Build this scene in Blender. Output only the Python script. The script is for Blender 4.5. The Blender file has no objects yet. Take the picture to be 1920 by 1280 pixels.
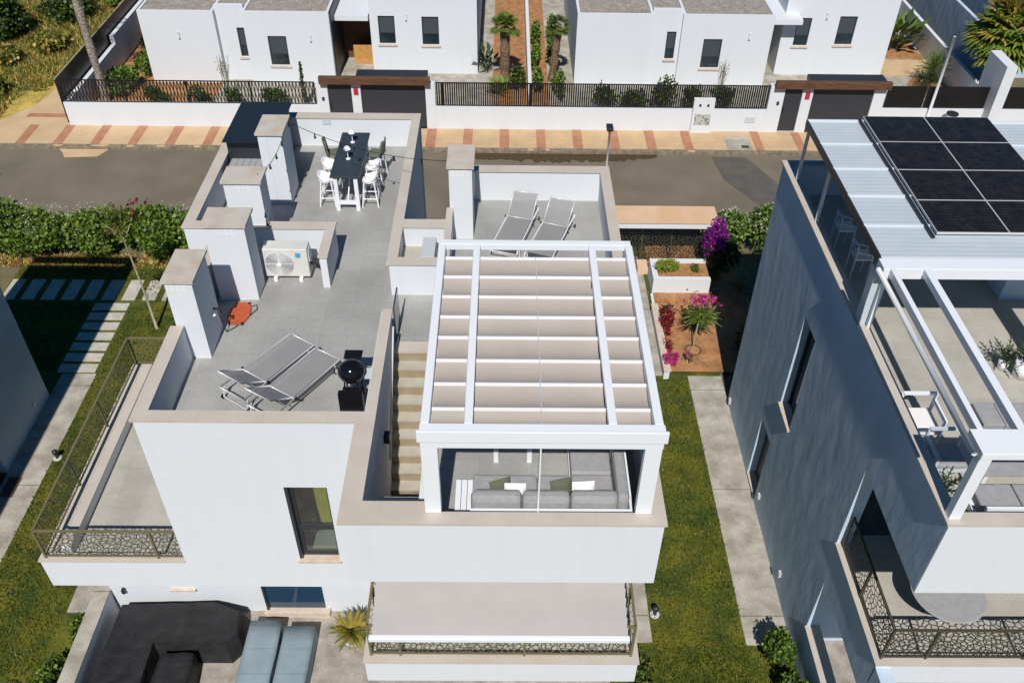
import bpy, bmesh, math, random
from mathutils import Vector, Matrix
R = math.radians
random.seed(7)
S = bpy.context.scene
COL = S.collection

# ------------------------------------------------------------------ camera
cam_d = bpy.data.cameras.new('camera'); cam = bpy.data.objects.new('camera', cam_d); COL.objects.link(cam)
PITCH, YAW, ROLL = 0.713754, 0.0120874, 0.0153994
cp, sp, cy, sy, cr, sr = math.cos(PITCH), math.sin(PITCH), math.cos(YAW), math.sin(YAW), math.cos(ROLL), math.sin(ROLL)
Fw = Vector((sy*cp, cy*cp, -sp)); Rt = Vector((cy, -sy, 0)); Up = Rt.cross(Fw)
Rr = Rt*cr + Up*sr; Ur = -Rt*sr + Up*cr
cam.matrix_world = Matrix(((Rr.x, Ur.x, -Fw.x, 0), (Rr.y, Ur.y, -Fw.y, 0), (Rr.z, Ur.z, -Fw.z, 21.0), (0, 0, 0, 1)))
cam_d.sensor_width = 36; cam_d.lens = 1684.08/1920*36; cam_d.clip_end = 1000; cam_d.clip_start = 0.1
S.camera = cam

# ------------------------------------------------------------------ light
SUN_EL, SUN_AZ = R(49), R(3.2)
w = bpy.data.worlds.new('World'); S.world = w; w.use_nodes = True
nt = w.node_tree; bg = nt.nodes['Background']
sky = nt.nodes.new('ShaderNodeTexSky'); sky.sky_type = 'NISHITA'; sky.sun_disc = False
sky.sun_elevation = SUN_EL; sky.sun_rotation = R(180)+SUN_AZ
sky.air_density = 1.0; sky.dust_density = 0.3; sky.ozone_density = 3.0
hsv = nt.nodes.new('ShaderNodeHueSaturation'); hsv.inputs['Saturation'].default_value = 1.65
nt.links.new(sky.outputs[0], hsv.inputs['Color']); nt.links.new(hsv.outputs[0], bg.inputs[0]); bg.inputs[1].default_value = 0.05
sd = bpy.data.lights.new('sun', 'SUN'); sd.energy = 4.75; sd.angle = R(0.5); sd.color = (1.0, 0.955, 0.90)
sun = bpy.data.objects.new('sun', sd); COL.objects.link(sun)
sdir = Vector((math.sin(SUN_AZ)*math.cos(SUN_EL), math.cos(SUN_AZ)*math.cos(SUN_EL), -math.sin(SUN_EL)))
sun.rotation_euler = sdir.to_track_quat('-Z', 'Y').to_euler(); sun.location = (0, -20, 40)
S.view_settings.view_transform = 'Standard'; S.view_settings.look = 'None'
S.view_settings.exposure = 0; S.view_settings.gamma = 1
S.render.engine = 'CYCLES'

# ------------------------------------------------------------------ materials
def N(nt, t, **k):
    n = nt.nodes.new(t)
    for a, b in k.items(): setattr(n, a, b)
    return n
def rgb(c): return (c[0], c[1], c[2], 1)
def mat(name, col, col2=None, scale=3, detail=6, lo=.35, hi=.65, rough=.8, bump=0, bscale=20, bstretch=(1, 1, 1),
        metal=0, spec=.5, fine=None, fscale=60, famt=.0, dist=0.01, stretch=(1, 1, 1)):
    """Base colour mixed between two tones by world-space noise, plus fine grain and bump."""
    m = bpy.data.materials.new(name); m.use_nodes = True; t = m.node_tree; L = t.links
    b = t.nodes['Principled BSDF']; b.inputs['Roughness'].default_value = rough; b.inputs['Metallic'].default_value = metal
    b.inputs['Specular IOR Level'].default_value = spec
    g = N(t, 'ShaderNodeNewGeometry'); mp = N(t, 'ShaderNodeMapping'); mp.inputs['Scale'].default_value = stretch
    L.new(g.outputs['Position'], mp.inputs[0])
    out = None
    if col2 is not None:
        n = N(t, 'ShaderNodeTexNoise'); n.inputs['Scale'].default_value = scale; n.inputs['Detail'].default_value = detail
        L.new(mp.outputs[0], n.inputs['Vector'])
        r = N(t, 'ShaderNodeMapRange'); r.inputs[1].default_value = lo; r.inputs[2].default_value = hi
        L.new(n.outputs[0], r.inputs[0])
        mx = N(t, 'ShaderNodeMix', data_type='RGBA'); mx.inputs[6].default_value = rgb(col); mx.inputs[7].default_value = rgb(col2)
        L.new(r.outputs[0], mx.inputs[0]); out = mx.outputs[2]
    else:
        c = N(t, 'ShaderNodeRGB'); c.outputs[0].default_value = rgb(col); out = c.outputs[0]
    if famt > 0:
        n2 = N(t, 'ShaderNodeTexNoise'); n2.inputs['Scale'].default_value = fscale; n2.inputs['Detail'].default_value = 4
        L.new(g.outputs['Position'], n2.inputs['Vector'])
        r2 = N(t, 'ShaderNodeMapRange'); r2.inputs[1].default_value = .3; r2.inputs[2].default_value = .7
        r2.inputs[3].default_value = 1-famt; r2.inputs[4].default_value = 1+famt
        L.new(n2.outputs[0], r2.inputs[0])
        mm = N(t, 'ShaderNodeVectorMath', operation='SCALE'); L.new(out, mm.inputs[0]); L.new(r2.outputs[0], mm.inputs['Scale']); out = mm.outputs[0]
    L.new(out, b.inputs['Base Color'])
    m['c'] = 1
    if bump > 0:
        mp2 = N(t, 'ShaderNodeMapping'); mp2.inputs['Scale'].default_value = bstretch; L.new(g.outputs['Position'], mp2.inputs[0])
        n3 = N(t, 'ShaderNodeTexNoise'); n3.inputs['Scale'].default_value = bscale; n3.inputs['Detail'].default_value = 5
        L.new(mp2.outputs[0], n3.inputs['Vector'])
        bp = N(t, 'ShaderNodeBump'); bp.inputs['Strength'].default_value = bump; bp.inputs['Distance'].default_value = dist
        L.new(n3.outputs[0], bp.inputs['Height']); L.new(bp.outputs[0], b.inputs['Normal'])
    return m
def col_socket(m):
    b = m.node_tree.nodes['Principled BSDF']; return b.inputs['Base Color'].links[0].from_socket
def add_lines(m, axes, periods, width, dark, offs=(0, 0), mortar=None, bump=0):
    """Joint lines on a world-space grid: axes e.g. 'xy', periods in metres (0 = none)."""
    t = m.node_tree; L = t.links; b = t.nodes['Principled BSDF']; src = col_socket(m)
    g = N(t, 'ShaderNodeNewGeometry'); sp_ = N(t, 'ShaderNodeSeparateXYZ'); L.new(g.outputs['Position'], sp_.inputs[0])
    tot = None
    for a, p, o in zip(axes, periods, offs):
        if not p: continue
        ad = N(t, 'ShaderNodeMath', operation='ADD'); ad.inputs[1].default_value = 1000*p-o; L.new(sp_.outputs['xyz'.index(a)], ad.inputs[0])
        md = N(t, 'ShaderNodeMath', operation='MODULO'); md.inputs[1].default_value = p; L.new(ad.outputs[0], md.inputs[0])
        lt = N(t, 'ShaderNodeMath', operation='LESS_THAN'); lt.inputs[1].default_value = width; L.new(md.outputs[0], lt.inputs[0])
        if tot is None: tot = lt.outputs[0]
        else:
            mx = N(t, 'ShaderNodeMath', operation='MAXIMUM'); L.new(tot, mx.inputs[0]); L.new(lt.outputs[0], mx.inputs[1]); tot = mx.outputs[0]
    mx = N(t, 'ShaderNodeMix', data_type='RGBA'); L.new(tot, mx.inputs[0]); L.new(src, mx.inputs[6])
    if mortar: mx.inputs[7].default_value = rgb(mortar)
    else:
        sc = N(t, 'ShaderNodeVectorMath', operation='SCALE'); sc.inputs['Scale'].default_value = dark; L.new(src, sc.inputs[0]); L.new(sc.outputs[0], mx.inputs[7])
    L.new(mx.outputs[2], b.inputs['Base Color'])
    return m
def add_tile_variation(m, axes, periods, amt, offs=(0, 0)):
    t = m.node_tree; L = t.links; b = t.nodes['Principled BSDF']; src = col_socket(m)
    g = N(t, 'ShaderNodeNewGeometry'); sp_ = N(t, 'ShaderNodeSeparateXYZ'); L.new(g.outputs['Position'], sp_.inputs[0])
    cb = N(t, 'ShaderNodeCombineXYZ')
    for k, (a, p, o) in enumerate(zip(axes, periods, offs)):
        sb = N(t, 'ShaderNodeMath', operation='SUBTRACT'); sb.inputs[1].default_value = o; L.new(sp_.outputs['xyz'.index(a)], sb.inputs[0])
        dv = N(t, 'ShaderNodeMath', operation='DIVIDE'); dv.inputs[1].default_value = p; L.new(sb.outputs[0], dv.inputs[0])
        fl = N(t, 'ShaderNodeMath', operation='FLOOR'); L.new(dv.outputs[0], fl.inputs[0]); L.new(fl.outputs[0], cb.inputs[k])
    wn = N(t, 'ShaderNodeTexWhiteNoise'); L.new(cb.outputs[0], wn.inputs['Vector'])
    r = N(t, 'ShaderNodeMapRange'); r.inputs[3].default_value = 1-amt; r.inputs[4].default_value = 1+amt; L.new(wn.outputs['Value'], r.inputs[0])
    sc = N(t, 'ShaderNodeVectorMath', operation='SCALE'); L.new(src, sc.inputs[0]); L.new(r.outputs[0], sc.inputs['Scale']); L.new(sc.outputs[0], b.inputs['Base Color'])
    return m
M = {}
M['stucco'] = mat('white_stucco', (.64, .67, .70), (.62, .65, .68), scale=1.0, lo=.48, hi=.78, stretch=(4, 4, .3), rough=.9, bump=.35, bscale=9, dist=.012, bstretch=(1, 1, .8))
M['stucco_shade_tint'] = mat('trowelled_stucco_shade_tint', (.51, .61, .71), (.41, .52, .63), scale=.9, detail=10, rough=.95, bump=.4, bscale=1.3, dist=.05, bstretch=(1, 1.7, .75), famt=.06, fscale=22)  # trowelled render with the blue of wall shade put into its colour
M['stone'] = add_lines(mat('limestone_coping', (.52, .475, .41), (.48, .42, .355), scale=1.6, rough=.7, famt=.05, fscale=45), 'xy', (1.2, 1.2), .006, .8, (.35, .1))
M['capstone'] = mat('limestone_slab', (.50, .46, .40), (.45, .37, .29), scale=2.6, lo=.45, hi=.7, rough=.7, famt=.05, fscale=45)
M['sill'] = mat('sill_stone', (.60, .53, .45), (.55, .43, .33), scale=5, rough=.7)
M['tile'] = add_lines(add_tile_variation(mat('grey_porcelain_tile', (.355, .352, .335), (.285, .283, .268), scale=.75, detail=9, rough=.55, famt=.07, fscale=14), 'xy', (.6, .6), .05, (.15, .07)), 'xy', (.6, .6), .007, .78, (.15, .07))
M['tile_warm'] = add_lines(add_tile_variation(mat('warm_terrace_tile', (.44, .42, .37), (.37, .35, .30), scale=1.3, rough=.6, famt=.05, fscale=14), 'xy', (.6, .6), .04), 'xy', (.6, .6), .006, .75)
M['asphalt'] = mat('asphalt', (.178, .152, .108), (.14, .12, .085), scale=.55, rough=.95, famt=.22, fscale=24, bump=.3, bscale=60)
M['asphalt_dark'] = mat('patched_asphalt', (.085, .077, .068), (.11, .10, .085), scale=2, rough=.95, famt=.2, fscale=24)
M['damp'] = mat('damp_silt', (.055, .034, .012), (.085, .055, .022), scale=6, rough=.8, famt=.25, fscale=30)
M['pave_y'] = add_lines(mat('yellow_paving', (.60, .42, .23), (.50, .36, .21), scale=1.2, rough=.85, famt=.06, fscale=20), 'xy', (.1, .4), .012, .62)
M['pave_l'] = add_lines(mat('pale_paving', (.60, .43, .25), (.52, .37, .21), scale=1.0, rough=.85, famt=.06, fscale=20), 'xy', (.2, .2), .006, .8)
M['pave_r'] = add_lines(mat('red_paving', (.45, .22, .12), (.37, .17, .10), scale=2.5, rough=.85, famt=.08, fscale=20), 'xy', (.2, .2), .008, .75)
M['kerb'] = add_lines(mat('kerb_concrete', (.26, .215, .15), (.15, .12, .08), scale=5, rough=.9, famt=.15), 'x', (1.0,), .015, .5)
M['concrete'] = add_lines(mat('path_concrete', (.44, .41, .35), (.28, .255, .205), scale=1.9, detail=9, rough=.9, famt=.12, fscale=18), 'y', (4.3,), .03, .45, (17.5,))
M['patio'] = mat('patio_concrete', (.38, .345, .30), (.25, .22, .185), scale=2.4, detail=9, rough=.9, famt=.12, fscale=16)
M['slab'] = mat('stepping_slab', (.52, .49, .43), (.40, .37, .31), scale=3.5, rough=.9, famt=.15, fscale=20)
M['lawn'] = mat('lawn_earth', (.115, .115, .006), (.03, .055, .003), scale=1.3, detail=8, rough=.95, famt=.35, fscale=12, bump=.5, bscale=35, dist=.03)
M['soil'] = mat('orange_soil', (.43, .21, .085), (.26, .13, .05), scale=3, detail=9, rough=.95, famt=.25, fscale=20, bump=.5, bscale=25, dist=.03)
M['wild'] = mat('dry_ground', (.60, .40, .10), (.27, .25, .04), scale=.9, detail=9, rough=.95, famt=.3, fscale=8, bump=.6, bscale=12, dist=.06)
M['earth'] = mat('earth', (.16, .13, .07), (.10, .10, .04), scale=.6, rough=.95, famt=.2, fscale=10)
M['gravel'] = mat('roof_gravel', (.34, .30, .26), (.26, .225, .195), scale=3, rough=.95, famt=.45, fscale=14, bump=.8, bscale=18, dist=.03)
M['white_metal'] = mat('white_powder_coat', (.74, .77, .80), rough=.28, spec=.5)
M['white_plastic'] = mat('white_plastic', (.82, .82, .82), rough=.35)
M['grey_metal'] = mat('grey_aluminium', (.50, .56, .60), rough=.4)
M['alu'] = mat('aluminium_tube', (.62, .63, .63), rough=.35, metal=.15)
M['dark'] = mat('anthracite_metal', (.022, .025, .032), rough=.45)
M['black'] = mat('black_plastic', (.008, .008, .009), rough=.35)
M['black_gloss'] = mat('black_enamel', (.006, .006, .007), rough=.12)
M['garage'] = add_lines(mat('anthracite_boards', (.035, .038, .048), rough=.5), 'z', (.12,), .02, .4)
M['shed_roof'] = add_lines(mat('shed_roof_metal', (.017, .024, .032), rough=.4), 'y', (.12,), .03, .45)
M['panelled'] = add_lines(mat('panelled_resin', (.34, .35, .37), rough=.5), 'x', (.17,), .018, .5)
M['glass'] = mat('dark_window_glass', (.012, .022, .028), (.03, .045, .05), scale=1.2, rough=.06, spec=.8)
M['glass_blue'] = mat('blue_window_glass', (.015, .045, .085), rough=.08, spec=.8)
M['blind'] = add_lines(mat('roller_blind', (.055, .07, .08), rough=.5), 'z', (.06,), .012, .6)
M['frame'] = mat('window_frame', (.025, .03, .036), rough=.4)
M['timber'] = mat('dark_timber', (.15, .065, .03), (.06, .028, .015), scale=3, rough=.7, stretch=(.6, 6, 8), famt=.15)
M['timber_orange'] = add_lines(mat('orange_timber', (.55, .30, .09), (.45, .22, .06), scale=3, rough=.6), 'z', (.1,), .01, .7)
M['orange_stone'] = mat('orange_limestone', (.62, .40, .22), (.66, .47, .32), scale=1.1, rough=.75, famt=.04)
M['bronze'] = mat('bronze_paint', (.155, .135, .068), rough=.5)
M['bronze_dark'] = mat('dark_bronze_paint', (.06, .05, .03), rough=.5)
M['cloth_grey'] = mat('grey_cushion', (.32, .32, .325), (.28, .28, .285), scale=9, rough=.95, bump=.3, bscale=14, dist=.01, famt=.04, fscale=60)
M['cloth_white'] = mat('white_cushion', (.75, .74, .72), rough=.95)
M['cloth_olive'] = mat('olive_fabric', (.10, .115, .07), rough=.95)
M['olive'] = mat('olive_plastic', (.125, .145, .095), rough=.6)
M['cover_black'] = mat('black_cover', (.010, .010, .011), (.020, .020, .022), scale=3, rough=.6, bump=.8, bscale=4, dist=.05)
M['cover_blue'] = mat('blue_grey_cover', (.25, .32, .355), (.21, .275, .31), scale=2.5, rough=.75, bump=.4, bscale=3, dist=.03, bstretch=(1, 1.6, 1))
add_lines(M['cover_blue'], 'y', (.66,), .018, .72)
M['slate'] = mat('slate_top', (.030, .042, .052), (.04, .052, .062), scale=6, rough=.45, famt=.25, fscale=50)
M['clay'] = mat('terracotta_wood', (.50, .10, .035), (.40, .075, .025), scale=6, rough=.7)
M['stair'] = mat('stair_tread', (.43, .405, .34), (.38, .355, .29), scale=4, rough=.8, famt=.05)
M['riser'] = mat('stair_riser', (.33, .27, .18), (.28, .22, .14), scale=4, rough=.8, famt=.05)
M['yellow'] = mat('yellow_reflection', (.62, .50, .10), rough=.9, bump=.8, bscale=9, dist=.03, bstretch=(3, 1, .3))
M['trunk'] = mat('trunk_bark', (.42, .36, .30), (.14, .11, .085), scale=9, rough=.95, bump=.9, bscale=12, dist=.04, stretch=(1, 1, 1.6))
M['trunk_dark'] = mat('palm_bark', (.25, .165, .10), (.07, .045, .028), scale=12, rough=.95, bump=.9, bscale=14, dist=.04)
M['bark_young'] = mat('young_bark', (.34, .31, .20), (.24, .22, .13), scale=8, rough=.9)
M['panel'] = mat('solar_cell', (.010, .009, .009), (.018, .016, .014), scale=4, rough=.3, spec=.25, famt=.3, fscale=16)
add_lines(M['panel'], 'y', (.105,), .008, 2.6)
M['louvre'] = add_lines(mat('louvre_aluminium', (.50, .56, .60), (.47, .53, .575), scale=2, rough=.45), 'y', (.15,), .016, .72, (14.4,))
M['louvre_rib'] = mat('louvre_joint', (.60, .65, .69), rough=.4)
M['ribbed'] = add_lines(mat('ribbed_casing', (.50, .55, .57), rough=.5), 'x', (.045,), .008, .75)
M['fan'] = mat('fan_grille', (.10, .10, .09), rough=.5)
M['red'] = mat('red_sign', (.42, .02, .05), rough=.5)
M['blue_badge'] = mat('blue_badge', (.05, .33, .55), rough=.5)
M['meter'] = mat('meter_cover', (.45, .45, .43), (.2, .2, .18), scale=9, lo=.5, hi=.56, rough=.7)
M['grid_white'] = add_lines(mat('vent_tiles', (.70, .72, .74), rough=.8), 'xz', (.12, .12), .012, .78)
def leafm(name, c, rough=.55):
    m = mat(name, c, tuple(x*.62 for x in c), scale=5, rough=rough, famt=.2, fscale=9)
    b = m.node_tree.nodes['Principled BSDF']
    try: b.inputs['Subsurface Weight'].default_value = 0
    except Exception: pass
    tr = N(m.node_tree, 'ShaderNodeBsdfTranslucent'); tr.inputs[0].default_value = rgb([min(1, x*1.4) for x in c])
    mx = N(m.node_tree, 'ShaderNodeMixShader'); mx.inputs[0].default_value = .25
    o = m.node_tree.nodes['Material Output']
    m.node_tree.links.new(b.outputs[0], mx.inputs[1]); m.node_tree.links.new(tr.outputs[0], mx.inputs[2]); m.node_tree.links.new(mx.outputs[0], o.inputs[0])
    return m
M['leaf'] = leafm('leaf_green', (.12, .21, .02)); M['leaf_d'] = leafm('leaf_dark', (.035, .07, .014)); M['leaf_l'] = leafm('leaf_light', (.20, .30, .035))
M['leaf_y'] = leafm('leaf_lime', (.30, .36, .04)); M['leaf_dry'] = leafm('leaf_dry', (.62, .45, .12)); M['leaf_o'] = leafm('leaf_olive', (.17, .17, .03))
M['frond'] = leafm('frond_green', (.13, .20, .03)); M['frond_y'] = leafm('frond_yellow', (.42, .33, .06)); M['frond_g'] = leafm('frond_grey', (.17, .21, .12))
M['pink'] = leafm('pink_petals', (.55, .04, .25)); M['purple'] = leafm('purple_bracts', (.28, .015, .30)); M['white_f'] = leafm('white_petals', (.66, .68, .52))
M['crimson'] = leafm('crimson_leaf', (.40, .02, .03)); M['darkred'] = leafm('dark_red_petals', (.18, .01, .04))
M['blade'] = leafm('grass_blade', (.115, .14, .005)); M['blade_y'] = leafm('grass_blade_dry', (.25, .19, .015)); M['blade_d'] = leafm('grass_blade_deep', (.045, .08, .004))
# translucent sheets
def sheet_mat(name, col, tr_amt, rough=.8):
    m = mat(name, col, tuple(x*.94 for x in col), scale=2, rough=rough)
    t = m.node_tree; b = t.nodes['Principled BSDF']; tr = N(t, 'ShaderNodeBsdfTranslucent'); tr.inputs[0].default_value = rgb(col)
    mx = N(t, 'ShaderNodeMixShader'); mx.inputs[0].default_value = tr_amt
    t.links.new(b.outputs[0], mx.inputs[1]); t.links.new(tr.outputs[0], mx.inputs[2]); t.links.new(mx.outputs[0], t.nodes['Material Output'].inputs[0])
    return m
M['canopy'] = sheet_mat('pergola_canopy', (.41, .365, .32), .10)
M['awning'] = sheet_mat('awning_cloth', (.46, .435, .415), .15)
def sling_mat():
    m = sheet_mat('sling_mesh', (.315, .31, .305), .12)
    t = m.node_tree; o = t.nodes['Material Output']; s = o.inputs[0].links[0].from_socket
    tp = N(t, 'ShaderNodeBsdfTransparent'); mx = N(t, 'ShaderNodeMixShader'); mx.inputs[0].default_value = .12
    t.links.new(s, mx.inputs[1]); t.links.new(tp.outputs[0], mx.inputs[2]); t.links.new(mx.outputs[0], o.inputs[0]); return m
M['sling'] = sling_mat()
def cutout_mat(name, col, scale, width, diag=False):
    """Sheet metal laser-cut with a pebble pattern: Voronoi cell edges are metal, cells are open."""
    m = mat(name, col, rough=.5); t = m.node_tree; L = t.links
    g = N(t, 'ShaderNodeNewGeometry'); s = N(t, 'ShaderNodeSeparateXYZ'); L.new(g.outputs['Position'], s.inputs[0])
    a = N(t, 'ShaderNodeMath', operation='ADD'); L.new(s.outputs[0], a.inputs[0]); L.new(s.outputs[1], a.inputs[1])
    c = N(t, 'ShaderNodeCombineXYZ'); L.new(a.outputs[0], c.inputs[0]); L.new(s.outputs[2], c.inputs[1])
    v = N(t, 'ShaderNodeTexVoronoi', voronoi_dimensions='2D', feature='DISTANCE_TO_EDGE'); v.inputs['Scale'].default_value = scale
    L.new(c.outputs[0], v.inputs['Vector'])
    lt = N(t, 'ShaderNodeMath', operation='LESS_THAN'); lt.inputs[1].default_value = width; L.new(v.outputs['Distance'], lt.inputs[0])
    tp = N(t, 'ShaderNodeBsdfTransparent'); mx = N(t, 'ShaderNodeMixShader'); L.new(lt.outputs[0], mx.inputs[0])
    L.new(tp.outputs[0], mx.inputs[1]); L.new(t.nodes['Principled BSDF'].outputs[0], mx.inputs[2]); L.new(mx.outputs[0], t.nodes['Material Output'].inputs[0])
    return m
M['cutout'] = cutout_mat('pebble_cut_sheet', (.13, .115, .06), 8.5, .085)
M['cutout_d'] = cutout_mat('pebble_cut_sheet_dark', (.05, .045, .03), 8.0, .10)

# ------------------------------------------------------------------ mesh helpers
class MB:
    def __init__(s): s.v = []; s.f = []; s.mi = []
    def face(s, pts, mi=0):
        n = len(s.v); s.v += [tuple(p) for p in pts]; s.f.append(tuple(range(n, n+len(pts)))); s.mi.append(mi); return s
    def box(s, x0, x1, y0, y1, z0, z1, mi=0):
        n = len(s.v); s.v += [(x, y, z) for z in (z0, z1) for y in (y0, y1) for x in (x0, x1)]
        for q in ((0, 2, 3, 1), (4, 5, 7, 6), (0, 1, 5, 4), (2, 6, 7, 3), (0, 4, 6, 2), (1, 3, 7, 5)):
            s.f.append(tuple(n+i for i in q)); s.mi.append(mi)
        return s
    def prism(s, poly, z0, z1, mi=0):
        k = len(poly); n = len(s.v)
        s.v += [(x, y, z0) for x, y in poly]+[(x, y, z1) for x, y in poly]
        s.f.append(tuple(n+k-1-i for i in range(k))); s.f.append(tuple(n+k+i for i in range(k))); s.mi += [mi, mi]
        for i in range(k):
            j = (i+1) % k; s.f.append((n+i, n+j, n+k+j, n+k+i)); s.mi.append(mi)
        return s
    def hexa(s, b, t, mi=0):
        n = len(s.v); s.v += [tuple(p) for p in b]+[tuple(p) for p in t]; k = len(b)
        s.f.append(tuple(n+k-1-i for i in range(k))); s.f.append(tuple(n+k+i for i in range(k))); s.mi += [mi, mi]
        for i in range(k):
            j = (i+1) % k; s.f.append((n+i, n+j, n+k+j, n+k+i)); s.mi.append(mi)
        return s
    def tube(s, pts, r, seg=8, mi=0, r2=None, cap=True):
        pts = [Vector(p) for p in pts]; rings = []
        for i, p in enumerate(pts):
            d = (pts[min(i+1, len(pts)-1)]-pts[max(i-1, 0)]).normalized()
            a = Vector((0, 0, 1)) if abs(d.z) < .9 else Vector((1, 0, 0))
            u = d.cross(a).normalized(); v = d.cross(u).normalized()
            rr = r if r2 is None else r+(r2-r)*i/(len(pts)-1)
            if isinstance(r, (list, tuple)): rr = r[i]
            n = len(s.v); s.v += [tuple(p+(u*math.cos(2*math.pi*k/seg)+v*math.sin(2*math.pi*k/seg))*rr) for k in range(seg)]; rings.append(n)
        for a, b in zip(rings, rings[1:]):
            for k in range(seg):
                j = (k+1) % seg; s.f.append((a+k, a+j, b+j, b+k)); s.mi.append(mi)
        if cap:
            s.f.append(tuple(rings[0]+k for k in range(seg))); s.f.append(tuple(rings[-1]+seg-1-k for k in range(seg))); s.mi += [mi, mi]
        return s
    def bar(s, p, q, wd, ht, mi=0):
        """Rectangular bar between two points."""
        p, q = Vector(p), Vector(q); d = (q-p).normalized(); a = Vector((0, 0, 1)) if abs(d.z) < .95 else Vector((0, 1, 0))
        u = d.cross(a).normalized()*wd/2; v = u.cross(d).normalized()*ht/2
        return s.hexa([p-u-v, p+u-v, p+u+v, p-u+v], [q-u-v, q+u-v, q+u+v, q-u+v], mi)
    def lathe(s, prof, c=(0, 0, 0), seg=24, mi=0):
        rings = []
        for r, z in prof:
            n = len(s.v); s.v += [(c[0]+r*math.cos(2*math.pi*k/seg), c[1]+r*math.sin(2*math.pi*k/seg), c[2]+z) for k in range(seg)]; rings.append(n)
        for a, b in zip(rings, rings[1:]):
            for k in range(seg):
                j = (k+1) % seg; s.f.append((a+k, a+j, b+j, b+k)); s.mi.append(mi)
        s.f.append(tuple(rings[0]+seg-1-k for k in range(seg))); s.f.append(tuple(rings[-1]+k for k in range(seg))); s.mi += [mi, mi]
        return s
    def build(s, name, m, parent=None, label=None, smooth=False, bevel=0, loc=None):
        me = bpy.data.meshes.new(name)
        off = Vector((0, 0, 0))
        if parent is not None and parent.get('_w'): off = Vector(parent['_w'])
        me.from_pydata([tuple(Vector(p)-off) for p in s.v], [], s.f); me.update()
        ms = m if isinstance(m, (list, tuple)) else [m]
        for x in ms: me.materials.append(M[x] if isinstance(x, str) else x)
        if len(ms) > 1: me.polygons.foreach_set('material_index', s.mi)
        if smooth: me.polygons.foreach_set('use_smooth', [True]*len(me.polygons))
        o = bpy.data.objects.new(name, me); COL.objects.link(o)
        if parent is not None:
            o.parent = parent
            if parent.get('_w'): o['_w'] = list(parent['_w'])
        if label: o['label'] = label
        if bevel:
            b = o.modifiers.new('bevel', 'BEVEL'); b.width = bevel; b.segments = 2; b.limit_method = 'ANGLE'
        return o
def thing(name, label, cat, loc=(0, 0, 0), rotz=0, group=None, local=False):
    """Empty at a thing's base. Parts are given in world coordinates unless local=True."""
    o = bpy.data.objects.new(name, None); COL.objects.link(o); o.location = loc; o.rotation_euler = (0, 0, rotz); o.empty_display_size = .2
    o['label'] = label; o['category'] = cat
    if group: o['group'] = group
    if not local: o['_w'] = list(loc)
    return o
def tag(o, label, cat, group=None):
    o['label'] = label; o['category'] = cat
    if group: o['group'] = group
    return o
def struct(o, kind='structure'):
    o['kind'] = kind; return o
def dup(src, loc, rotz=None, label=None, scale=None):
    def cpy(o, par):
        c = o.copy(); COL.objects.link(c)
        if par is not None: c.parent = par
        for ch in [q for q in list(bpy.data.objects) if q.parent == o]: cpy(ch, c)
        return c
    r = cpy(src, None); r.location = loc
    if rotz is not None: r.rotation_euler = (0, 0, rotz)
    if label: r['label'] = label
    if scale: r.scale = (scale,)*3
    return r
def grid_wall(mb, axis, a0, a1, r, z, holes):
    """Wall slab normal to 'x' or 'y' (a0..a1 thick) spanning r and z, with rectangular holes (r0,r1,z0,z1)."""
    us = sorted({r[0], r[1], *[h[0] for h in holes], *[h[1] for h in holes]})
    zs = sorted({z[0], z[1], *[h[2] for h in holes], *[h[3] for h in holes]})
    us = [u for u in us if r[0] <= u <= r[1]]; zs = [q for q in zs if z[0] <= q <= z[1]]
    for u0, u1 in zip(us, us[1:]):
        run = None
        for z0, z1 in list(zip(zs, zs[1:]))+[(None, None)]:
            solid = z0 is not None and not any(h[0] <= (u0+u1)/2 <= h[1] and h[2] <= (z0+z1)/2 <= h[3] for h in holes)
            if solid: run = (run[0], z1) if run else (z0, z1)
            elif run:
                if axis == 'y': mb.box(u0, u1, a0, a1, run[0], run[1])
                else: mb.box(a0, a1, u0, u1, run[0], run[1])
                run = None
            if not solid: run = None
    return mb
def leaf_quad(mb, c, size, rnd, mi, up=.3, asp=.45):
    d = Vector((rnd.gauss(0, 1), rnd.gauss(0, 1), rnd.gauss(up, 1))).normalized()
    a = Vector((rnd.gauss(0, 1), rnd.gauss(0, 1), rnd.gauss(0, 1))); u = d.cross(a).normalized(); v = u.cross(d)
    l = size*rnd.uniform(.6, 1.3); wd = l*asp
    mb.face([c-d*0, c+u*wd+d*l*.5, c+d*l, c-u*wd+d*l*.5], mi)
def clump(mb, c, r, n, size, rnd, mis=(0, 1, 2), wts=(4, 3, 2), shell=.55, up=.3):
    c = Vector(c); r = Vector(r) if hasattr(r, '__len__') else Vector((r, r, r))
    for _ in range(n):
        d = Vector((rnd.gauss(0, 1), rnd.gauss(0, 1), rnd.gauss(0, 1))).normalized()
        k = shell+(1-shell)*rnd.random()**.7 if rnd.random() < .75 else rnd.random()
        p = c+Vector((d.x*r.x, d.y*r.y, d.z*r.z))*k
        leaf_quad(mb, p, size, rnd, rnd.choices(mis, wts)[0], up)
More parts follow.
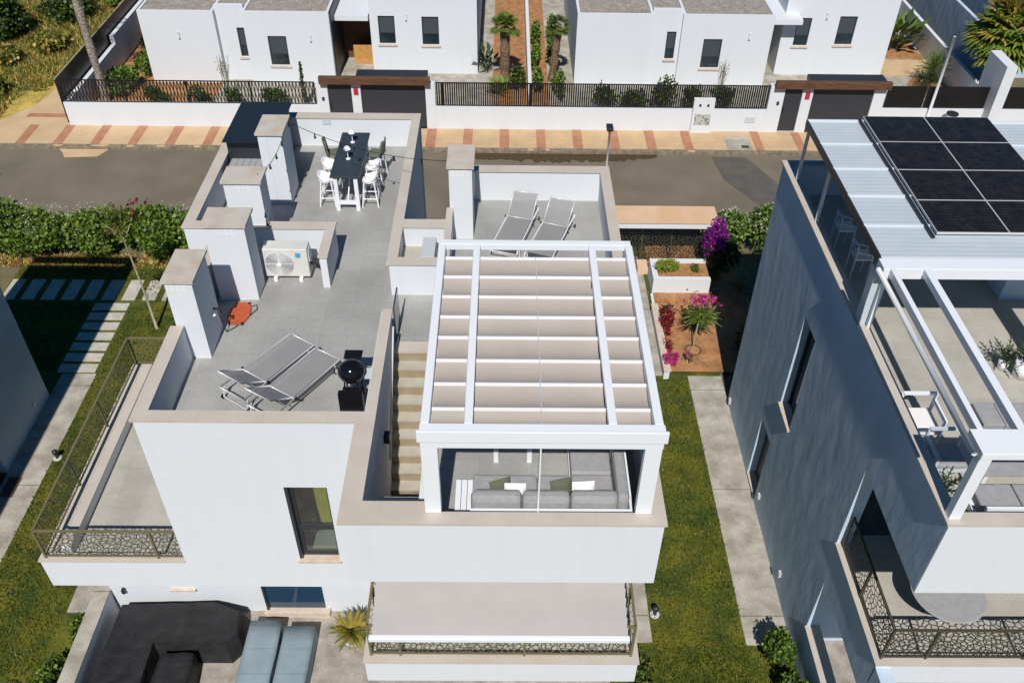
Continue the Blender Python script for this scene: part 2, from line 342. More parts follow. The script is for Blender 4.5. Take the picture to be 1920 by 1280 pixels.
def frond(mb, base, az, el, length, wd, rnd, mi=0, droop=1.0, pairs=16, leaf=.35):
    """Feather frond: drooping spine with leaflets both sides."""
    pts = []; p = Vector(base); e = el
    for i in range(pairs+1):
        pts.append(p.copy()); st = length/pairs
        p = p+Vector((math.cos(az)*math.cos(e), math.sin(az)*math.cos(e), math.sin(e)))*st; e -= droop/pairs
    mb.tube(pts[::4]+[pts[-1]], .012, 4, mi)
    for i in range(1, pairs+1):
        q = pts[i]; d = (pts[i]-pts[i-1]).normalized(); sd_ = d.cross(Vector((0, 0, 1))).normalized(); nn = sd_.cross(d)
        t = i/pairs; ll = leaf*math.sin(math.pi*min(.97, .12+t*.88))*rnd.uniform(.85, 1.1)
        for sg in (-1, 1):
            e_ = q+(sd_*sg*.8+d*.65+nn*.12).normalized()*ll
            mb.face([q-d*wd, q+d*wd, e_], mi)
def fan_leaf(mb, base, az, el, stem, rad, rnd, mi=0, n=18):
    """Fan frond: stem then radiating blades."""
    d = Vector((math.cos(az)*math.cos(el), math.sin(az)*math.cos(el), math.sin(el))); c = Vector(base)+d*stem
    mb.tube([base, c], .012, 4, mi); sd_ = d.cross(Vector((0, 0, 1))).normalized()
    for k in range(n):
        a = -1.9+3.8*k/(n-1); q = (d*math.cos(a)+sd_*math.sin(a)); e = c+q*rad*rnd.uniform(.85, 1)+Vector((0, 0, -rad*.25*rnd.random()))
        pr = q.cross(Vector((0, 0, 1))).normalized()*rad*.07
        m_ = c+q*rad*.55
        mb.face([c, m_-pr, e, m_+pr], mi)

# ================================================================== SETTING
def flat(name, x0, x1, y0, y1, z, m):
    o = MB().face([(x0, y0, z), (x1, y0, z), (x1, y1, z), (x0, y1, z)]).build(name, m); return struct(o)
flat('ground', -250, 250, -120, 320, -.02, 'earth')
flat('lawn', -18.9, 7.46, 2, 30.6, 0.0, 'lawn')
struct(MB().box(-60, 60, 31.6, 37.78, -.3, -.004).build('road', 'asphalt'))
struct(MB().prism([(12.0, 32), (10.6, 34.2), (9.9, 35.6), (9.7, 37.6), (11.3, 37.6), (12.2, 35.5), (13.2, 32)], -.003, .001).build('road_patch', 'asphalt_dark'))
pts = []; rnd = random.Random(3)
for i in range(60): pts.append((-2.3+i*.16, 37.76))
for i in range(59, -1, -1): pts.append((-2.3+i*.16, 37.70-.85*math.sin(math.pi*(i+.3)/60.5)**.4*(.55+.45*rnd.random())))
struct(MB().prism(pts, -.003, .0025).build('kerbside_silt', 'damp'))
struct(MB().box(-60, 60, 38.06, 39.9, -.2, .12).build('sidewalk', 'pave_y'))
struct(MB().box(-60, -8, 38.06, 39.89, .12, .1215).build('sidewalk_pale_section', 'pave_l'))
struct(MB().prism([(-24.9, 39.9), (-21.12, 39.9), (-21.3, 46.5), (-22.9, 46.5), (-23.6, 42.2)], -.2, .117).build('sidewalk_spur', 'pave_l'))
mb = MB()
for k in range(30):
    x = -22.85+k*1.753-.21
    if x > 9.5: break
    mb.box(x, x+.45, 38.06, 39.9, .122, .1255)
for x in (11.9, 13.9): mb.box(x, x+.42, 38.06, 39.9, .122, .1255)
mb.box(-23.6, -21.2, 40.7, 41.1, .117, .1225)
struct(mb.build('sidewalk_bands', 'pave_r'))
struct(MB().box(10.55, 11.75, 38.06, 39.4, .121, .1265).build('sidewalk_concrete_patch', 'concrete'))
struct(MB().box(-60, 60, 37.78, 38.06, -.3, .118).build('kerb', 'kerb'))
mb = MB(); rnd = random.Random(5)
for x, w_ in ((-19.0, .9), (-17.6, .5), (-16.2, .6), (-21, .7), (-14.5, .4), (1.2, .4), (2.0, .3), (8.8, .35)):
    k = 9; mb.prism([(x+w_*.5*math.cos(6.283*i/k)*rnd.uniform(.6, 1.1), 37.92+.10*math.sin(6.283*i/k)*rnd.uniform(.6, 1.2)) for i in range(k)], .118, .1225)
struct(mb.build('mortar_spills', 'pave_l'))
mb = MB().prism([(-20.4, 37.0), (-18.9, 37.1), (-18.6, 37.77), (-20.9, 37.77), (-20.6, 37.4)], -.003, .0015)
struct(mb.build('sand_drift', 'pave_l'))
mb = MB().prism([(-23.6, 35.0), (-22.8, 35.15), (-22.6, 35.5), (-23.5, 35.6)], -.003, .002)
struct(mb.build('road_stain', 'damp'))
# wild lot, gardens behind the far street fence
struct(MB().prism([(-60, 39.9), (-24.9, 39.9), (-23.6, 42.2), (-22.9, 46.5), (-21.3, 46.5), (-21.3, 75), (-60, 75)], -.1, .09).build('wild_lot', 'wild'))
struct(MB().box(-21.1, 14.95, 40.1, 75, -.1, .05).build('garden_soil', 'soil'))
struct(MB().box(14.95, 23.7, 40.1, 75, -.1, .05).build('far_garden_paving', 'concrete'))
struct(MB().box(23.9, 60, 40.1, 75, -.1, .05).build('painted_shade_ground', 'earth'))  # dark earth colour stands in for the shade over this garden
struct(MB().prism([(21.0, 48.9), (23.6, 48.7), (23.6, 51.6), (22.4, 52.2), (21.2, 51.0)], .05, .09).build('orange_bed', 'soil'))
struct(MB().prism([(21.8, 44.0), (23.6, 43.6), (23.6, 46.4), (22.4, 46.6), (21.6, 45.6)], .05, .09).build('orange_bed_near', 'soil'))
struct(MB().prism([(-14.9, 40.1), (-.7, 40.1), (-.7, 75), (-14.9, 75)], .04, .085).build('garden_paving', 'concrete'))
struct(MB().box(2.25, 14.9, 40.1, 75, .04, .085).build('garden_paving_beyond', 'concrete'))
struct(MB().box(20.5, 23.65, 46.6, 48.6, .04, .085).build('garden_path', 'pave_l'))
struct(MB().box(-.9, .95, 47.0, 47.35, .05, .1).build('bed_edging', 'concrete'))
# gardens of the near houses
flat('side_path', 6.31, 7.46, 12.36, 22.5, .012, 'concrete')
flat('side_slab', 3.3, 3.89, 12.42, 14.3, .012, 'concrete')
flat('entrance_paving', 2.6, 5.45, 22.5, 29.5, .014, 'concrete')
flat('neighbour_path', -15.0, -13.84, 4, 22.4, .012, 'concrete')
flat('corner_slab', -11.45, -10.5, 13.2, 14.3, .012, 'concrete')
flat('patio', -10.05, 2.7, 4, 13.3, .02, 'patio')
flat('flower_bed_soil', 5.64, 9.2, 22.55, 30.6, .16, 'soil')
flat('hedge_bed', -22, -7.7, 28.9, 31.5, .012, 'earth')
mb = MB()
for i in range(8):
    x = -18.95+i*.752; mb.box(x+.12, x+.62, 26.42, 27.66, .0, .02)
for i in range(3):
    x = -18.95+(8+i)*.752; mb.box(x+.12, x+.62, 26.42, 27.66, .0, .02)
struct(mb.build('stepping_stones', 'slab'))
mb = MB()
for i in range(7):
    y = 25.84-i*.56; mb.box(-15.2, -13.92, y-.02, y+.40, .0, .02)
struct(mb.build('stepping_stones_down', 'slab'))

def blades(name, regions, n, seed, h=.06, mats=('blade', 'blade_y', 'blade_d'), z=0.0, wts=None, wd=.02):
    rnd = random.Random(seed); mb = MB(); areas = [(r[1]-r[0])*(r[3]-r[2]) for r in regions]
    for _ in range(n):
        r = rnd.choices(regions, areas)[0]; x = rnd.uniform(r[0], r[1]); y = rnd.uniform(r[2], r[3])
        q = math.sin(x*1.9+math.sin(y*1.3)*2)+math.sin(y*2.3+x*.7)
        mi = rnd.choices((0, 1, 2), (4, .6+max(0, q)*3.2, 1.2+max(0, -q)*5) if wts is None else wts)[0]
        a = rnd.uniform(0, 6.28); l = h*rnd.uniform(.6, 1.5); dx, dy = math.cos(a)*wd, math.sin(a)*wd; tx, ty = rnd.gauss(0, .5)*l, rnd.gauss(0, .5)*l
        mb.face([(x-dx, y-dy, z), (x+dx, y+dy, z), (x+tx, y+ty, z+l)], mi)
    return struct(mb.build(name, mats), 'stuff')
tag(blades('grass', [(3.9, 6.31, 9, 22.4), (2.7, 3.9, 14.3, 22.4), (2.7, 6.31, 8.5, 12.4), (6.31, 7.46, 10.5, 12.3), (-13.84, -11.5, 8.5, 26), (-11.5, -7.7, 14.3, 26.3), (-18.9, -15.3, 22.5, 26.3), (-18.9, -7.7, 27.7, 28.4), (-13.8, -11.9, 26.3, 27.7)], 60000, 11), 'short mown lawn grass between the white houses', 'grass')
tag(blades('dry_grass', [(-36, -24.9, 40, 44), (-36, -23.7, 43.5, 47), (-38, -21.6, 46.6, 58)], 42000, 12, h=.28, mats=('leaf_dry', 'leaf_o', 'leaf'), z=.09, wts=(4, 5, 2), wd=.035), 'dry ochre and olive weeds covering the vacant lot', 'weeds')
tag(blades('hedge_litter', [(-22, -8, 28.4, 29.3)], 4200, 13, h=.10, mats=('leaf_dry', 'crimson', 'leaf_o'), z=.012, wts=(5, 1, 2), wd=.03), 'fallen leaves under the flowering hedge', 'leaves')

# ================================================================== MAIN HOUSE
H = thing('white_house', 'white flat-roofed villa in the centre with its chimneys and open roof terrace', 'house', (0, 15, 0))
F = 8.08; PT = 8.95
mb = MB()
# front wall of left wing with window hole
grid_wall(mb, 'y', 11.6, 11.85, (-6.86, -2.6), (3.67, PT), [(-4.36, -3.5, 4.66, 7.08)])
mb.box(-6.86, -6.64, 11.85, 14.3, 3.67, PT)
mb.box(-6.86, -6.64, 15.33, 17.95, 3.67, PT)
mb.box(-6.86, -6.64, 14.3, 15.33, 3.67, F-.01)
# rear left block
mb.box(-7.65, -7.43, 18.17, 23.58, 0, PT); mb.box(-7.65, -2.45, 23.58, 23.8, 0, PT); mb.box(-7.65, -4.08, 17.95, 18.17, F-.3, PT)
mb.box(-7.65, -2.6, 17.95, 23.58, 0, F-.012)
mb.box(-2.6, -2.47, 18.0, 23.58, 0, PT)
mb.box(-4.24, -4.08, 16.8, 17.95, F-.02, PT)
# cores
mb.box(-6.64, -2.6, 14.2, 17.95, 0, F-.012); mb.box(-6.64, -2.6, 11.85, 14.2, 7.3, F-.012)
mb.box(-6.64, -5.6, 11.85, 14.2, 3.67, 7.3); mb.box(-3.0, -2.6, 11.85, 14.2, 3.67, 7.3); mb.box(-5.6, -3.0, 11.85, 14.2, 3.67, 4.38)
mb.box(-10.05, -2.6, 13.3, 14.2, 0, 3.66)
# stair well walls
mb.box(-2.6, -2.4, 9.5, 11.1, 7.3, PT); mb.box(-1.53, -1.35, 9.5, 11.1, 7.3, F-.012); mb.box(-2.6, -2.4, 11.1, 14.85, 5.2, PT); mb.box(-1.53, -1.35, 11.1, 14.85, 5.2, F-.012)
mb.box(-2.4, -1.53, 11.1, 14.85, 5.2, 5.3); mb.box(-2.4, -1.53, 9.5, 9.7, 7.3, PT); mb.box(-2.4, -1.53, 9.7, 11.1, 7.3, 7.4); mb.box(-2.4, -1.53, 11.1, 11.2, 5.3, 7.3); mb.box(-2.6, -1.35, 14.85, 18.0, 0, F-.012)
mb.box(-1.35, 2.6, 11.6, 20.9, 0, F-.012); mb.box(-1.35, 2.5, 9.5, 11.6, 7.3, F-.012)
# right front slab/parapet
mb.box(-2.7, 2.7, 9.28, 9.5, 7.3, PT); mb.box(2.5, 2.7, 9.5, 20.7, 7.3, PT); mb.box(-2.7, -2.6, 9.5, 11.6, 7.3, PT)
mb.box(2.6, 2.7, 11.6, 20.9, 0, 7.3)
mb.box(-.8, 2.7, 20.7, 20.9, F-.2, PT)
# utility well and notch
mb.box(-2.62, -1.3, 16.55, 16.75, F-.1, PT); mb.box(-2.62, -2.47, 16.75, 18.0, F-.1, PT); mb.box(-2.47, -1.3, 18.05, 18.3, F-.3, PT); mb.box(-2.47, -1.3, 16.75, 18.05, F-.1, 8.4)
mb.box(-1.4, -1.3, 18.3, 18.9, F-.3, PT); mb.box(-1.4, -1.3, 16.75, 18.05, 8.4, PT)
# first floor balcony right, left slab edge
mb.box(-2.7, 2.7, 9.27, 11.6, 3.87, 4.45); mb.box(-2.7, 2.7, 9.27, 9.45, 4.45, 4.57); mb.box(-2.7, -2.52, 9.45, 11.6, 4.45, 4.57); mb.box(2.52, 2.7, 9.45, 11.6, 4.45, 4.57)
mb.box(-10.0, -6.86, 11.6, 18.0, 3.67, 4.39); mb.box(-10.0, -6.86, 11.6, 11.78, 4.39, 4.57)
mb.box(-10.0, -9.78, 11.78, 18.0, 4.39, 4.47); mb.box(-9.62, -9.42, 11.9, 17.8, 4.39, 4.68); mb.box(-9.42, -6.86, 17.6, 18.0, 4.39, 4.57)
# patio left wall
mb.box(-10.4, -10.07, 4, 13.3, 0, .97)
mb.build('walls', 'stucco', H)
# copings: sheets butted around the parapets
C1, C2 = PT, 9.0
mb = MB()
mb.box(-6.9, -2.74, 11.56, 11.83, C1, C2); mb.box(-6.9, -6.62, 11.83, 14.27, C1, C2); mb.box(-6.9, -6.62, 15.37, 17.92, C1, C2)
mb.box(-2.74, -2.37, 9.5, 11.83, C1, C2); mb.box(-2.58, -2.37, 11.83, 14.88, C1, C2)
mb.box(-2.74, 2.74, 9.24, 9.5, C1, C2); mb.box(2.48, 2.74, 9.5, 20.66, C1, C2); mb.box(-2.37, -1.2, 9.5, 9.72, C1, C2)
mb.box(-.84, 2.74, 20.66, 20.94, C1, C2)
mb.box(-7.69, -4.04, 17.92, 18.19, C1, C2); mb.box(-7.69, -7.41, 18.19, 23.55, C1, C2); mb.box(-7.69, -2.43, 23.55, 23.84, C1, C2)
mb.box(-2.68, -2.43, 16.51, 23.55, C1, C2); mb.box(-4.27, -4.04, 16.76, 17.92, C1, C2)
mb.box(-2.43, -1.26, 16.51, 16.77, C1, C2); mb.box(-2.43, -1.26, 18.02, 18.34, C1, C2); mb.box(-1.43, -1.26, 16.77, 18.02, C1, C2); mb.box(-1.43, -1.27, 18.34, 18.86, C1, C2)
mb.build('coping', 'stone', H)
mb = MB()
mb.box(-10.03, -6.87, 11.57, 11.8, 4.57, 4.60); mb.box(-10.03, -9.76, 11.8, 18.02, 4.47, 4.50); mb.box(-9.63, -9.40, 11.92, 17.78, 4.68, 4.71)
mb.build('balcony_coping', 'stone', H)
mb = MB()
mb.box(-2.73, 2.73, 9.24, 9.47, 4.57, 4.60); mb.box(-2.73, -2.5, 9.47, 11.6, 4.57, 4.60); mb.box(2.5, 2.73, 9.47, 11.6, 4.57, 4.60)
mb.build('balcony_coping', 'stone', H)
MB().box(-10.44, -10.04, 4, 13.3, .97, 1.0).build('patio_wall_coping', 'concrete', H)
mb = MB()
def fl(x0, x1, y0, y1, z): mb.face([(x0, y0, z), (x1, y0, z), (x1, y1, z), (x0, y1, z)])
fl(-6.64, -2.58, 11.85, 17.95, F); fl(-7.43, -2.6, 18.17, 23.58, F); fl(-4.08, -2.6, 17.95, 18.17, F); fl(-2.58, -1.35, 14.88, 16.55, F); fl(-1.35, 2.5, 9.5, 20.7, F); 
mb.build('roof_terrace_floor', 'tile', H)
mb = MB(); fl(-9.42, -6.86, 11.78, 17.6, 4.395); mb.build('balcony_floor', 'tile_warm', H)
mb = MB(); fl(-2.52, 2.52, 9.45, 11.6, 4.455); mb.build('balcony_floor', 'tile_warm', H)
mb = MB(); fl(-2.47, -1.4, 16.75, 18.05, 8.406); mb.build('well_floor', 'tile_warm', H)
MB().box(-2.4, -1.53, 14.57, 14.85, F-.06, F+.012).build('stair_threshold', 'stone', H)
# stairs
mt = MB(); mr = MB()
for k in range(8):
    y1 = 14.57-k*.262; z1 = F-.02-(k+1)*.262
    mt.box(-2.40, -1.53, y1-.262, y1, z1-.04, z1)
    mr.box(-2.40, -1.53, y1-.262, y1, 5.3, z1-.04)
mr.box(-2.40, -1.53, 14.572, 14.849, 5.3, F-.06)
st = mt.build('stairs', 'stair', H); mr.build('riser', 'riser', st)
rl = MB().tube([(-2.33, 14.5, F+.75), (-2.33, 12.4, 7.0)], .02, 8).build('handrail', 'alu', H)
MB().box(-2.4, -2.28, 12.35, 12.55, 7.55, 7.72).build('step_lamp', 'black', H)
# chimneys
def chimney(x0, x1, y0, y1, top, grille, z0=F-.02, lab=None):
    c = MB().box(x0, x1, y0, y1, z0, top-.06).build('chimney', 'stucco', H, lab)
    MB().box(x0-.05, x1+.05, y0-.05, y1+.05, top-.06, top).build('cap', 'capstone', c)
    if grille: MB().box(grille[0], grille[1], y0-.004, y0, top-.28, top-.12).build('vent_grille', 'grid_white', c)
chimney(-6.79, -6.24, 14.3, 15.33, 10.15, (-6.75, -6.33))
chimney(-6.54, -5.65, 16.32, 16.97, 10.13, (-6.18, -5.84))
chimney(-6.50, -5.66, 18.02, 18.64, 10.2, (-6.25, -5.83))
chimney(-6.23, -5.63, 20.42, 21.36, 10.15, None)
chimney(-1.35, -.79, 18.86, 19.85, 10.16, (-1.3, -.9))
MB().box(-6.01, -6.0, 20.415, 20.42, F, 10.0).build('cable_strip', 'grey_metal', H)
# front window
wi = MB()
for b in ((-4.36, -4.24, 11.74, 11.80, 4.66, 7.08), (-3.56, -3.5, 11.74, 11.80, 4.66, 7.08), (-4.24, -3.56, 11.74, 11.80, 7.0, 7.08), (-4.24, -3.56, 11.74, 11.80, 4.66, 4.74), (-4.24, -3.56, 11.74, 11.80, 5.55, 5.66), (-4.355, -4.30, 11.62, 11.74, 4.7, 7.07)): wi.box(*b)
wi = wi.build('window', 'frame', H)
gm = bpy.data.materials.new('clear_glazing'); gm.use_nodes = True; t = gm.node_tree; b = t.nodes['Principled BSDF']
gl = N(t, 'ShaderNodeBsdfGlossy'); gl.inputs['Roughness'].default_value = .03; tp = N(t, 'ShaderNodeBsdfTransparent'); tp.inputs[0].default_value = (.78, .85, .84, 1)
mx = N(t, 'ShaderNodeMixShader'); mx.inputs[0].default_value = .12; t.links.new(tp.outputs[0], mx.inputs[1]); t.links.new(gl.outputs[0], mx.inputs[2]); t.links.new(mx.outputs[0], t.nodes['Material Output'].inputs[0]); t.nodes.remove(b)
M['glazing'] = gm
MB().box(-4.24, -3.56, 11.765, 11.775, 4.74, 7.0).build('pane', 'glazing', wi)
MB().box(-4.40, -3.47, 11.55, 11.74, 4.60, 4.665).build('sill', 'sill', wi)
MB().box(-5.59, -3.01, 12.0, 14.19, 4.385, 4.40).build('room_floor', 'tile_warm', H)
mb = MB(); 
for k in range(5): mb.tube([(-3.95+k*.09, 12.35+.03*(k % 2), 6.95), (-3.95+k*.1, 12.35, 5.6), (-3.9+k*.06, 12.3, 5.0)], .06, 6)
tag(mb.build('parasol_reflection', 'yellow'), 'yellow cloth standing in for a parasol reflected in the front window of the central villa', 'parasol_reflection')  # added yellow folds imitate a parasol's reflection in the pane
clumpmb = MB(); rnd = random.Random(9); clump(clumpmb, (-4.25, 12.35, 5.0), (.22, .2, .3), 150, .12, rnd)
tag(clumpmb.build('indoor_plant', ('leaf_d', 'leaf', 'leaf_d')), 'dark leafy plant standing behind the front window of the central villa', 'plant')
# lower facade
wd = MB().box(-6.08, -4.62, 13.27, 13.297, .22, 2.4).build('window', 'glass_blue', H, 'wide blue ground floor patio door')
MB().box(-6.14, -6.08, 13.2, 13.3, .2, 2.45).build('frame', 'frame', wd); MB().box(-6.2, -4.5, 13.1, 13.299, .02, .2).build('sill', 'sill', wd)
MB().box(-8.5, -7.85, 13.22, 13.3, .98, 1.04).build('window_sill', 'sill', H)
MB().box(-5.24, -5.0, 23.56, 23.579, 8.77, 8.93).build('wall_vent', 'grey_metal', H)
for x, y, z in ((-9.7, 13.25, .9),): MB().box(x-.04, x+.04, y-.05, y+.049, z, z+.15).build('wall_lamp', 'black', H)

def railing(par, pts, zb, zt, mf='bronze', mc='cutout', posts=(), lab=None):
    """Posts, rails and laser cut sheets along a polyline; parts of 'par'."""
    fr = MB(); ps = []
    for a, b in zip(pts, pts[1:]):
        fr.bar((a[0], a[1], zt), (b[0], b[1], zt), .05, .04); fr.bar((a[0], a[1], zb+.04), (b[0], b[1], zb+.04), .03, .03)
    r = fr.build('railing', mf, par, lab)
    for a, b in zip(pts, pts[1:]):
        d = Vector((b[0]-a[0], b[1]-a[1], 0)); L_ = d.length; d.normalize(); n = Vector((-d.y, d.x, 0))*.004
        A = Vector((a[0], a[1], 0))+d*.02; B = Vector((b[0], b[1], 0))-d*.02
        MB().face([A+Vector((0, 0, zb+.06)), B+Vector((0, 0, zb+.06)), B+Vector((0, 0, zt-.03)), A+Vector((0, 0, zt-.03))]).build('cut_panel', mc, r)
    for p in posts:
        MB().box(p[0]-.025, p[0]+.025, p[1]-.025, p[1]+.025, zb-.03, zt-.02).build('post', mf, r)
    return r
railing(H, [(-6.9, 11.68), (-9.88, 11.68), (-9.88, 17.9), (-6.95, 17.9)], 4.62, 5.52, posts=[(-9.88, 11.68), (-7.45, 11.68), (-9.88, 13.7), (-9.88, 15.6), (-9.88, 17.9)])
railing(H, [(-2.58, 11.5), (-2.58, 9.42), (2.57, 9.42), (2.57, 11.5)], 4.62, 5.65, posts=[(-2.58, 9.42), (2.57, 9.42), (-2.0, 9.42), (.45, 9.42), (-2.58, 10.3), (2.57, 10.3)])
# awning
A = thing('awning', 'grey-beige fabric awning rolled out over the lower front balcony of the central villa', 'awning', (0, 10.95, 6.95))
mb = MB(); n = 12
for i in range(n):
    t0, t1 = i/n, (i+1)/n
    za, zb_ = 7.0-.78*t0-.05*math.sin(math.pi*t0), 7.0-.78*t1-.05*math.sin(math.pi*t1); ya, yb = 10.9-2.05*t0, 10.9-2.05*t1
    mb.face([(-2.38, ya, za), (2.32, ya, za), (2.30, yb, zb_), (-2.36, yb, zb_)])
mb.build('cloth', 'awning', A, smooth=True)
MB().box(-2.42, 2.34, 8.78, 8.88, 6.13, 6.24).build('front_bar', 'white_metal', A, bevel=.015)
MB().box(-2.45, 2.4, 10.85, 11.05, 6.95, 7.15).build('cassette', 'white_metal', A)
for x in (-2.2, 2.15):
    MB().tube([(x, 10.9, 6.85), (x, 10.0, 6.3), (x, 8.84, 6.15)], .03, 8).build('arm', 'white_metal', A)

# ================================================================== PERGOLA ON MAIN ROOF
P = thing('pergola', 'white aluminium pergola with beige folding canopy on the roof of the central villa', 'pergola', (.6, 12, F))
mb = MB()
mb.box(-1.29, 2.50, 9.46, 9.62, 10.6, 11.0); mb.build('front_beam', 'white_metal', P, bevel=.012)
MB().box(-1.33, 2.54, 9.41, 9.462, 10.78, 11.02).build('gutter', 'white_metal', P, bevel=.01)
MB().box(-1.25, 2.46, 14.42, 14.58, 10.86, 11.0).build('rear_beam', 'white_metal', P, bevel=.012)
for x0, x1 in ((-1.28, -1.14), (2.34, 2.48)): MB().box(x0, x1, 9.62, 14.42, 10.76, 11.0).build('side_beam', 'white_metal', P, bevel=.012)
for x0, x1 in ((-.60, -.47), (1.63, 1.76)): MB().box(x0, x1, 9.62, 14.42, 10.86, 11.0).build('rafter', 'white_metal', P, bevel=.01)
for x0, x1 in ((-1.29, -1.02), (2.22, 2.49)): MB().box(x0, x1, 9.47, 9.61, 9.003, 10.6).build('post', 'white_metal', P, bevel=.01)
for x0, x1 in ((-1.28, -1.14), (2.34, 2.48)): MB().box(x0, x1, 14.43, 14.57, F, 10.75).build('post', 'white_metal', P, bevel=.01)
MB().box(.58, .605, 9.505, 9.525, 9.003, 10.6).build('screen_joint', 'white_metal', P)
yb = [14.1, 13.50, 12.90, 12.32, 11.76, 11.17, 10.60, 10.03, 9.66]
for bi, (x0, x1) in enumerate(((-1.13, -.61), (-.46, 1.62), (1.77, 2.33))):
    mb = MB()
    for k in range(len(yb)-1):
        ya, yc = yb[k], yb[k+1]; seg = 10
        for i in range(seg):
            t0, t1 = i/seg, (i+1)/seg
            z0 = 10.885-.36*t0*(1-t0); z1 = 10.885-.36*t1*(1-t1)
            mb.face([(x0, ya+(yc-ya)*t0, z0), (x0, ya+(yc-ya)*t1, z1), (x1, ya+(yc-ya)*t1, z1), (x1, ya+(yc-ya)*t0, z0)])
    c = mb.build('canopy', 'canopy', P, smooth=True)
    for y in yb[:-1]: MB().box(x0, x1, y-.02, y+.02, 10.875, 10.915).build('batten', 'white_plastic', c)
MB().tube([(.60, 14.1, 10.93), (.60, 9.62, 10.93)], .008, 5).build('draw_cable', 'grey_metal', P)

# ================================================================== FURNITURE
# sun lounger prototype: hinge at origin, foot toward +X, raised back toward -X
def make_lounger(label, loc, rz):
    t = thing('sun_lounger', label, 'sun lounger', loc, rz, 'sun loungers on the roof terraces', local=True)
    W = .335; z = .37
    MB().face([(0, -W+.03, z), (1.36, -W+.03, z), (1.36, W-.03, z), (0, W-.03, z)]).build('seat', 'sling', t)
    hx, hz = -.58, .40
    MB().face([(-.02, -W+.03, z+.01), (-.02, W-.03, z+.01), (hx, W-.03, z+hz), (hx, -W+.03, z+hz)]).build('backrest', 'sling', t)
    fr = MB()
    for s in (-1, 1):
        fr.tube([(-.62, s*W, z-.02), (1.34, s*W, z), (1.42, s*W, z-.02), (1.45, s*W, z-.10)], .019, 8)
    fr.tube([(1.45, -W, z-.10), (1.45, W, z-.10)], .016, 8); fr.tube([(.0, -W, z), (.0, W, z)], .014, 8); fr.tube([(-.62, -W, z-.02), (-.62, W, z-.02)], .014, 8)
    fr.build('frame', 'alu', t, smooth=True)
    bf = MB()
    for s in (-1, 1): bf.tube([(0, s*(W-.02), z+.01), (hx, s*(W-.02), z+hz)], .016, 8)
    bf.tube([(hx, -W+.02, z+hz), (hx, W-.02, z+hz)], .016, 8); bf.build('back_frame', 'alu', t, smooth=True)
    sup = MB()
    for s in (-1, 1): sup.tube([(-.38, s*(W-.05), z+.25), (-.22, s*(W-.05), z-.03)], .009, 6)
    sup.build('prop', 'alu', t)
    for x in (-.5, 1.2):
        for s in (-1, 1):
            lg = MB().tube([(x, s*W, z-.01), (x+(-.08 if x < 0 else .05), s*W, .04 if x > 0 else .06)], .018, 8).build('leg', 'alu', t)
            if x < 0: MB().tube([(x-.08, s*(W+.012), .05), (x-.08, s*(W+.05), .05)], .05, 12).build('wheel', 'black', lg)
    MB().tube([(-.58, -W, .06), (-.58, W, .06)], .012, 8).build('axle', 'alu', t)
    for s in (-1, 1): MB().box(.0, .05, s*W+(-.05 if s < 0 else .02), s*W+(-.02 if s < 0 else .05), z-.02, z+.02).build('hinge_knob', 'black', t)
    return t
L0 = make_lounger('grey sling sun lounger nearer the chimneys on the big roof terrace', (-5.07, 13.37, F), R(56))
dup(L0, (-4.43, 12.90, F), R(57.5), 'grey sling sun lounger beside the black barbecue, the nearer of its pair')
dup(L0, (.38, 19.28, F), R(-106), 'grey sling sun lounger behind the pergola, nearer the tall chimney')
dup(L0, (1.27, 18.98, F), R(-109), 'grey sling sun lounger behind the pergola, on the side of the outer parapet')
# barbecue
B = thing('barbecue', 'small round black kettle barbecue with open shelf at the front parapet', 'barbecue', (-3.0, 13.0, F))
mb = MB(); prof = [(.02, -.24), (.14, -.22), (.23, -.12), (.27, 0), (.265, .03), (.235, .12), (.16, .2), (.05, .235), (.01, .24)]
mb.lathe(prof, (-3.02, 13.08, F+.78), 28); mb.build('kettle', 'black_gloss', B, smooth=True)
MB().tube([(-3.29, 12.98, F+.80), (-3.35, 13.0, F+.80), (-3.35, 13.14, F+.80), (-3.28, 13.16, F+.80)], .014, 8).build('handle', 'black', B)
for x, y in ((-3.2, 12.9), (-2.84, 12.9), (-3.2, 13.26), (-2.84, 13.26)): MB().bar((x, y, F), (x+(-3.02-x)*.3, y+(13.08-y)*.3, F+.66), .03, .03).build('leg', 'black', B)
MB().box(-3.2, -2.84, 13.34, 13.6, F+.86, F+.89).build('shelf', 'black', B, bevel=.01)
MB().box(-3.26, -2.80, 12.80, 13.2, F+.2, F+.24).build('lower_shelf', 'black', B)
MB().box(-3.27, -2.79, 12.70, 12.83, F+.0, F+.5).build('gas_cabinet', 'black', B)
MB().box(-2.77, -2.62, 13.05, 13.35, F+.6, F+.63).build('side_shelf', 'grey_metal', B)
# outdoor shower with round slatted mat
MB().tube([(-6.235, 15.10, F+.78), (-6.16, 15.10, F+.80), (-6.15, 15.12, F+.1)], .018, 8)
sh = thing('outdoor_shower', 'black outdoor shower pipe on the grey chimney side nearest the loungers', 'shower', (-6.2, 15.1, F))
MB().tube([(-6.24, 15.05, F+.75), (-6.12, 15.05, F+.76), (-6.10, 15.08, F+.62)], .025, 8).build('tap', 'black', sh)
MB().tube([(-6.16, 15.05, F+.72), (-6.14, 15.1, F+.3), (-6.12, 15.15, F+.02)], .012, 8).build('pipe', 'black', sh)
MB().lathe([(.03, 0), (.045, .02), (.03, .04)], (-6.20, 14.9, F+.68), 12).build('rosette', 'white_plastic', sh)
hs = MB().tube([(-6.12, 15.15, F+.02), (-5.98, 15.3, F+.02), (-5.8, 15.6, F+.02), (-5.62, 15.95, F+.02), (-5.66, 16.1, F+.02), (-5.78, 16.06, F+.02)], .011, 6).build('hose', 'dark', sh)
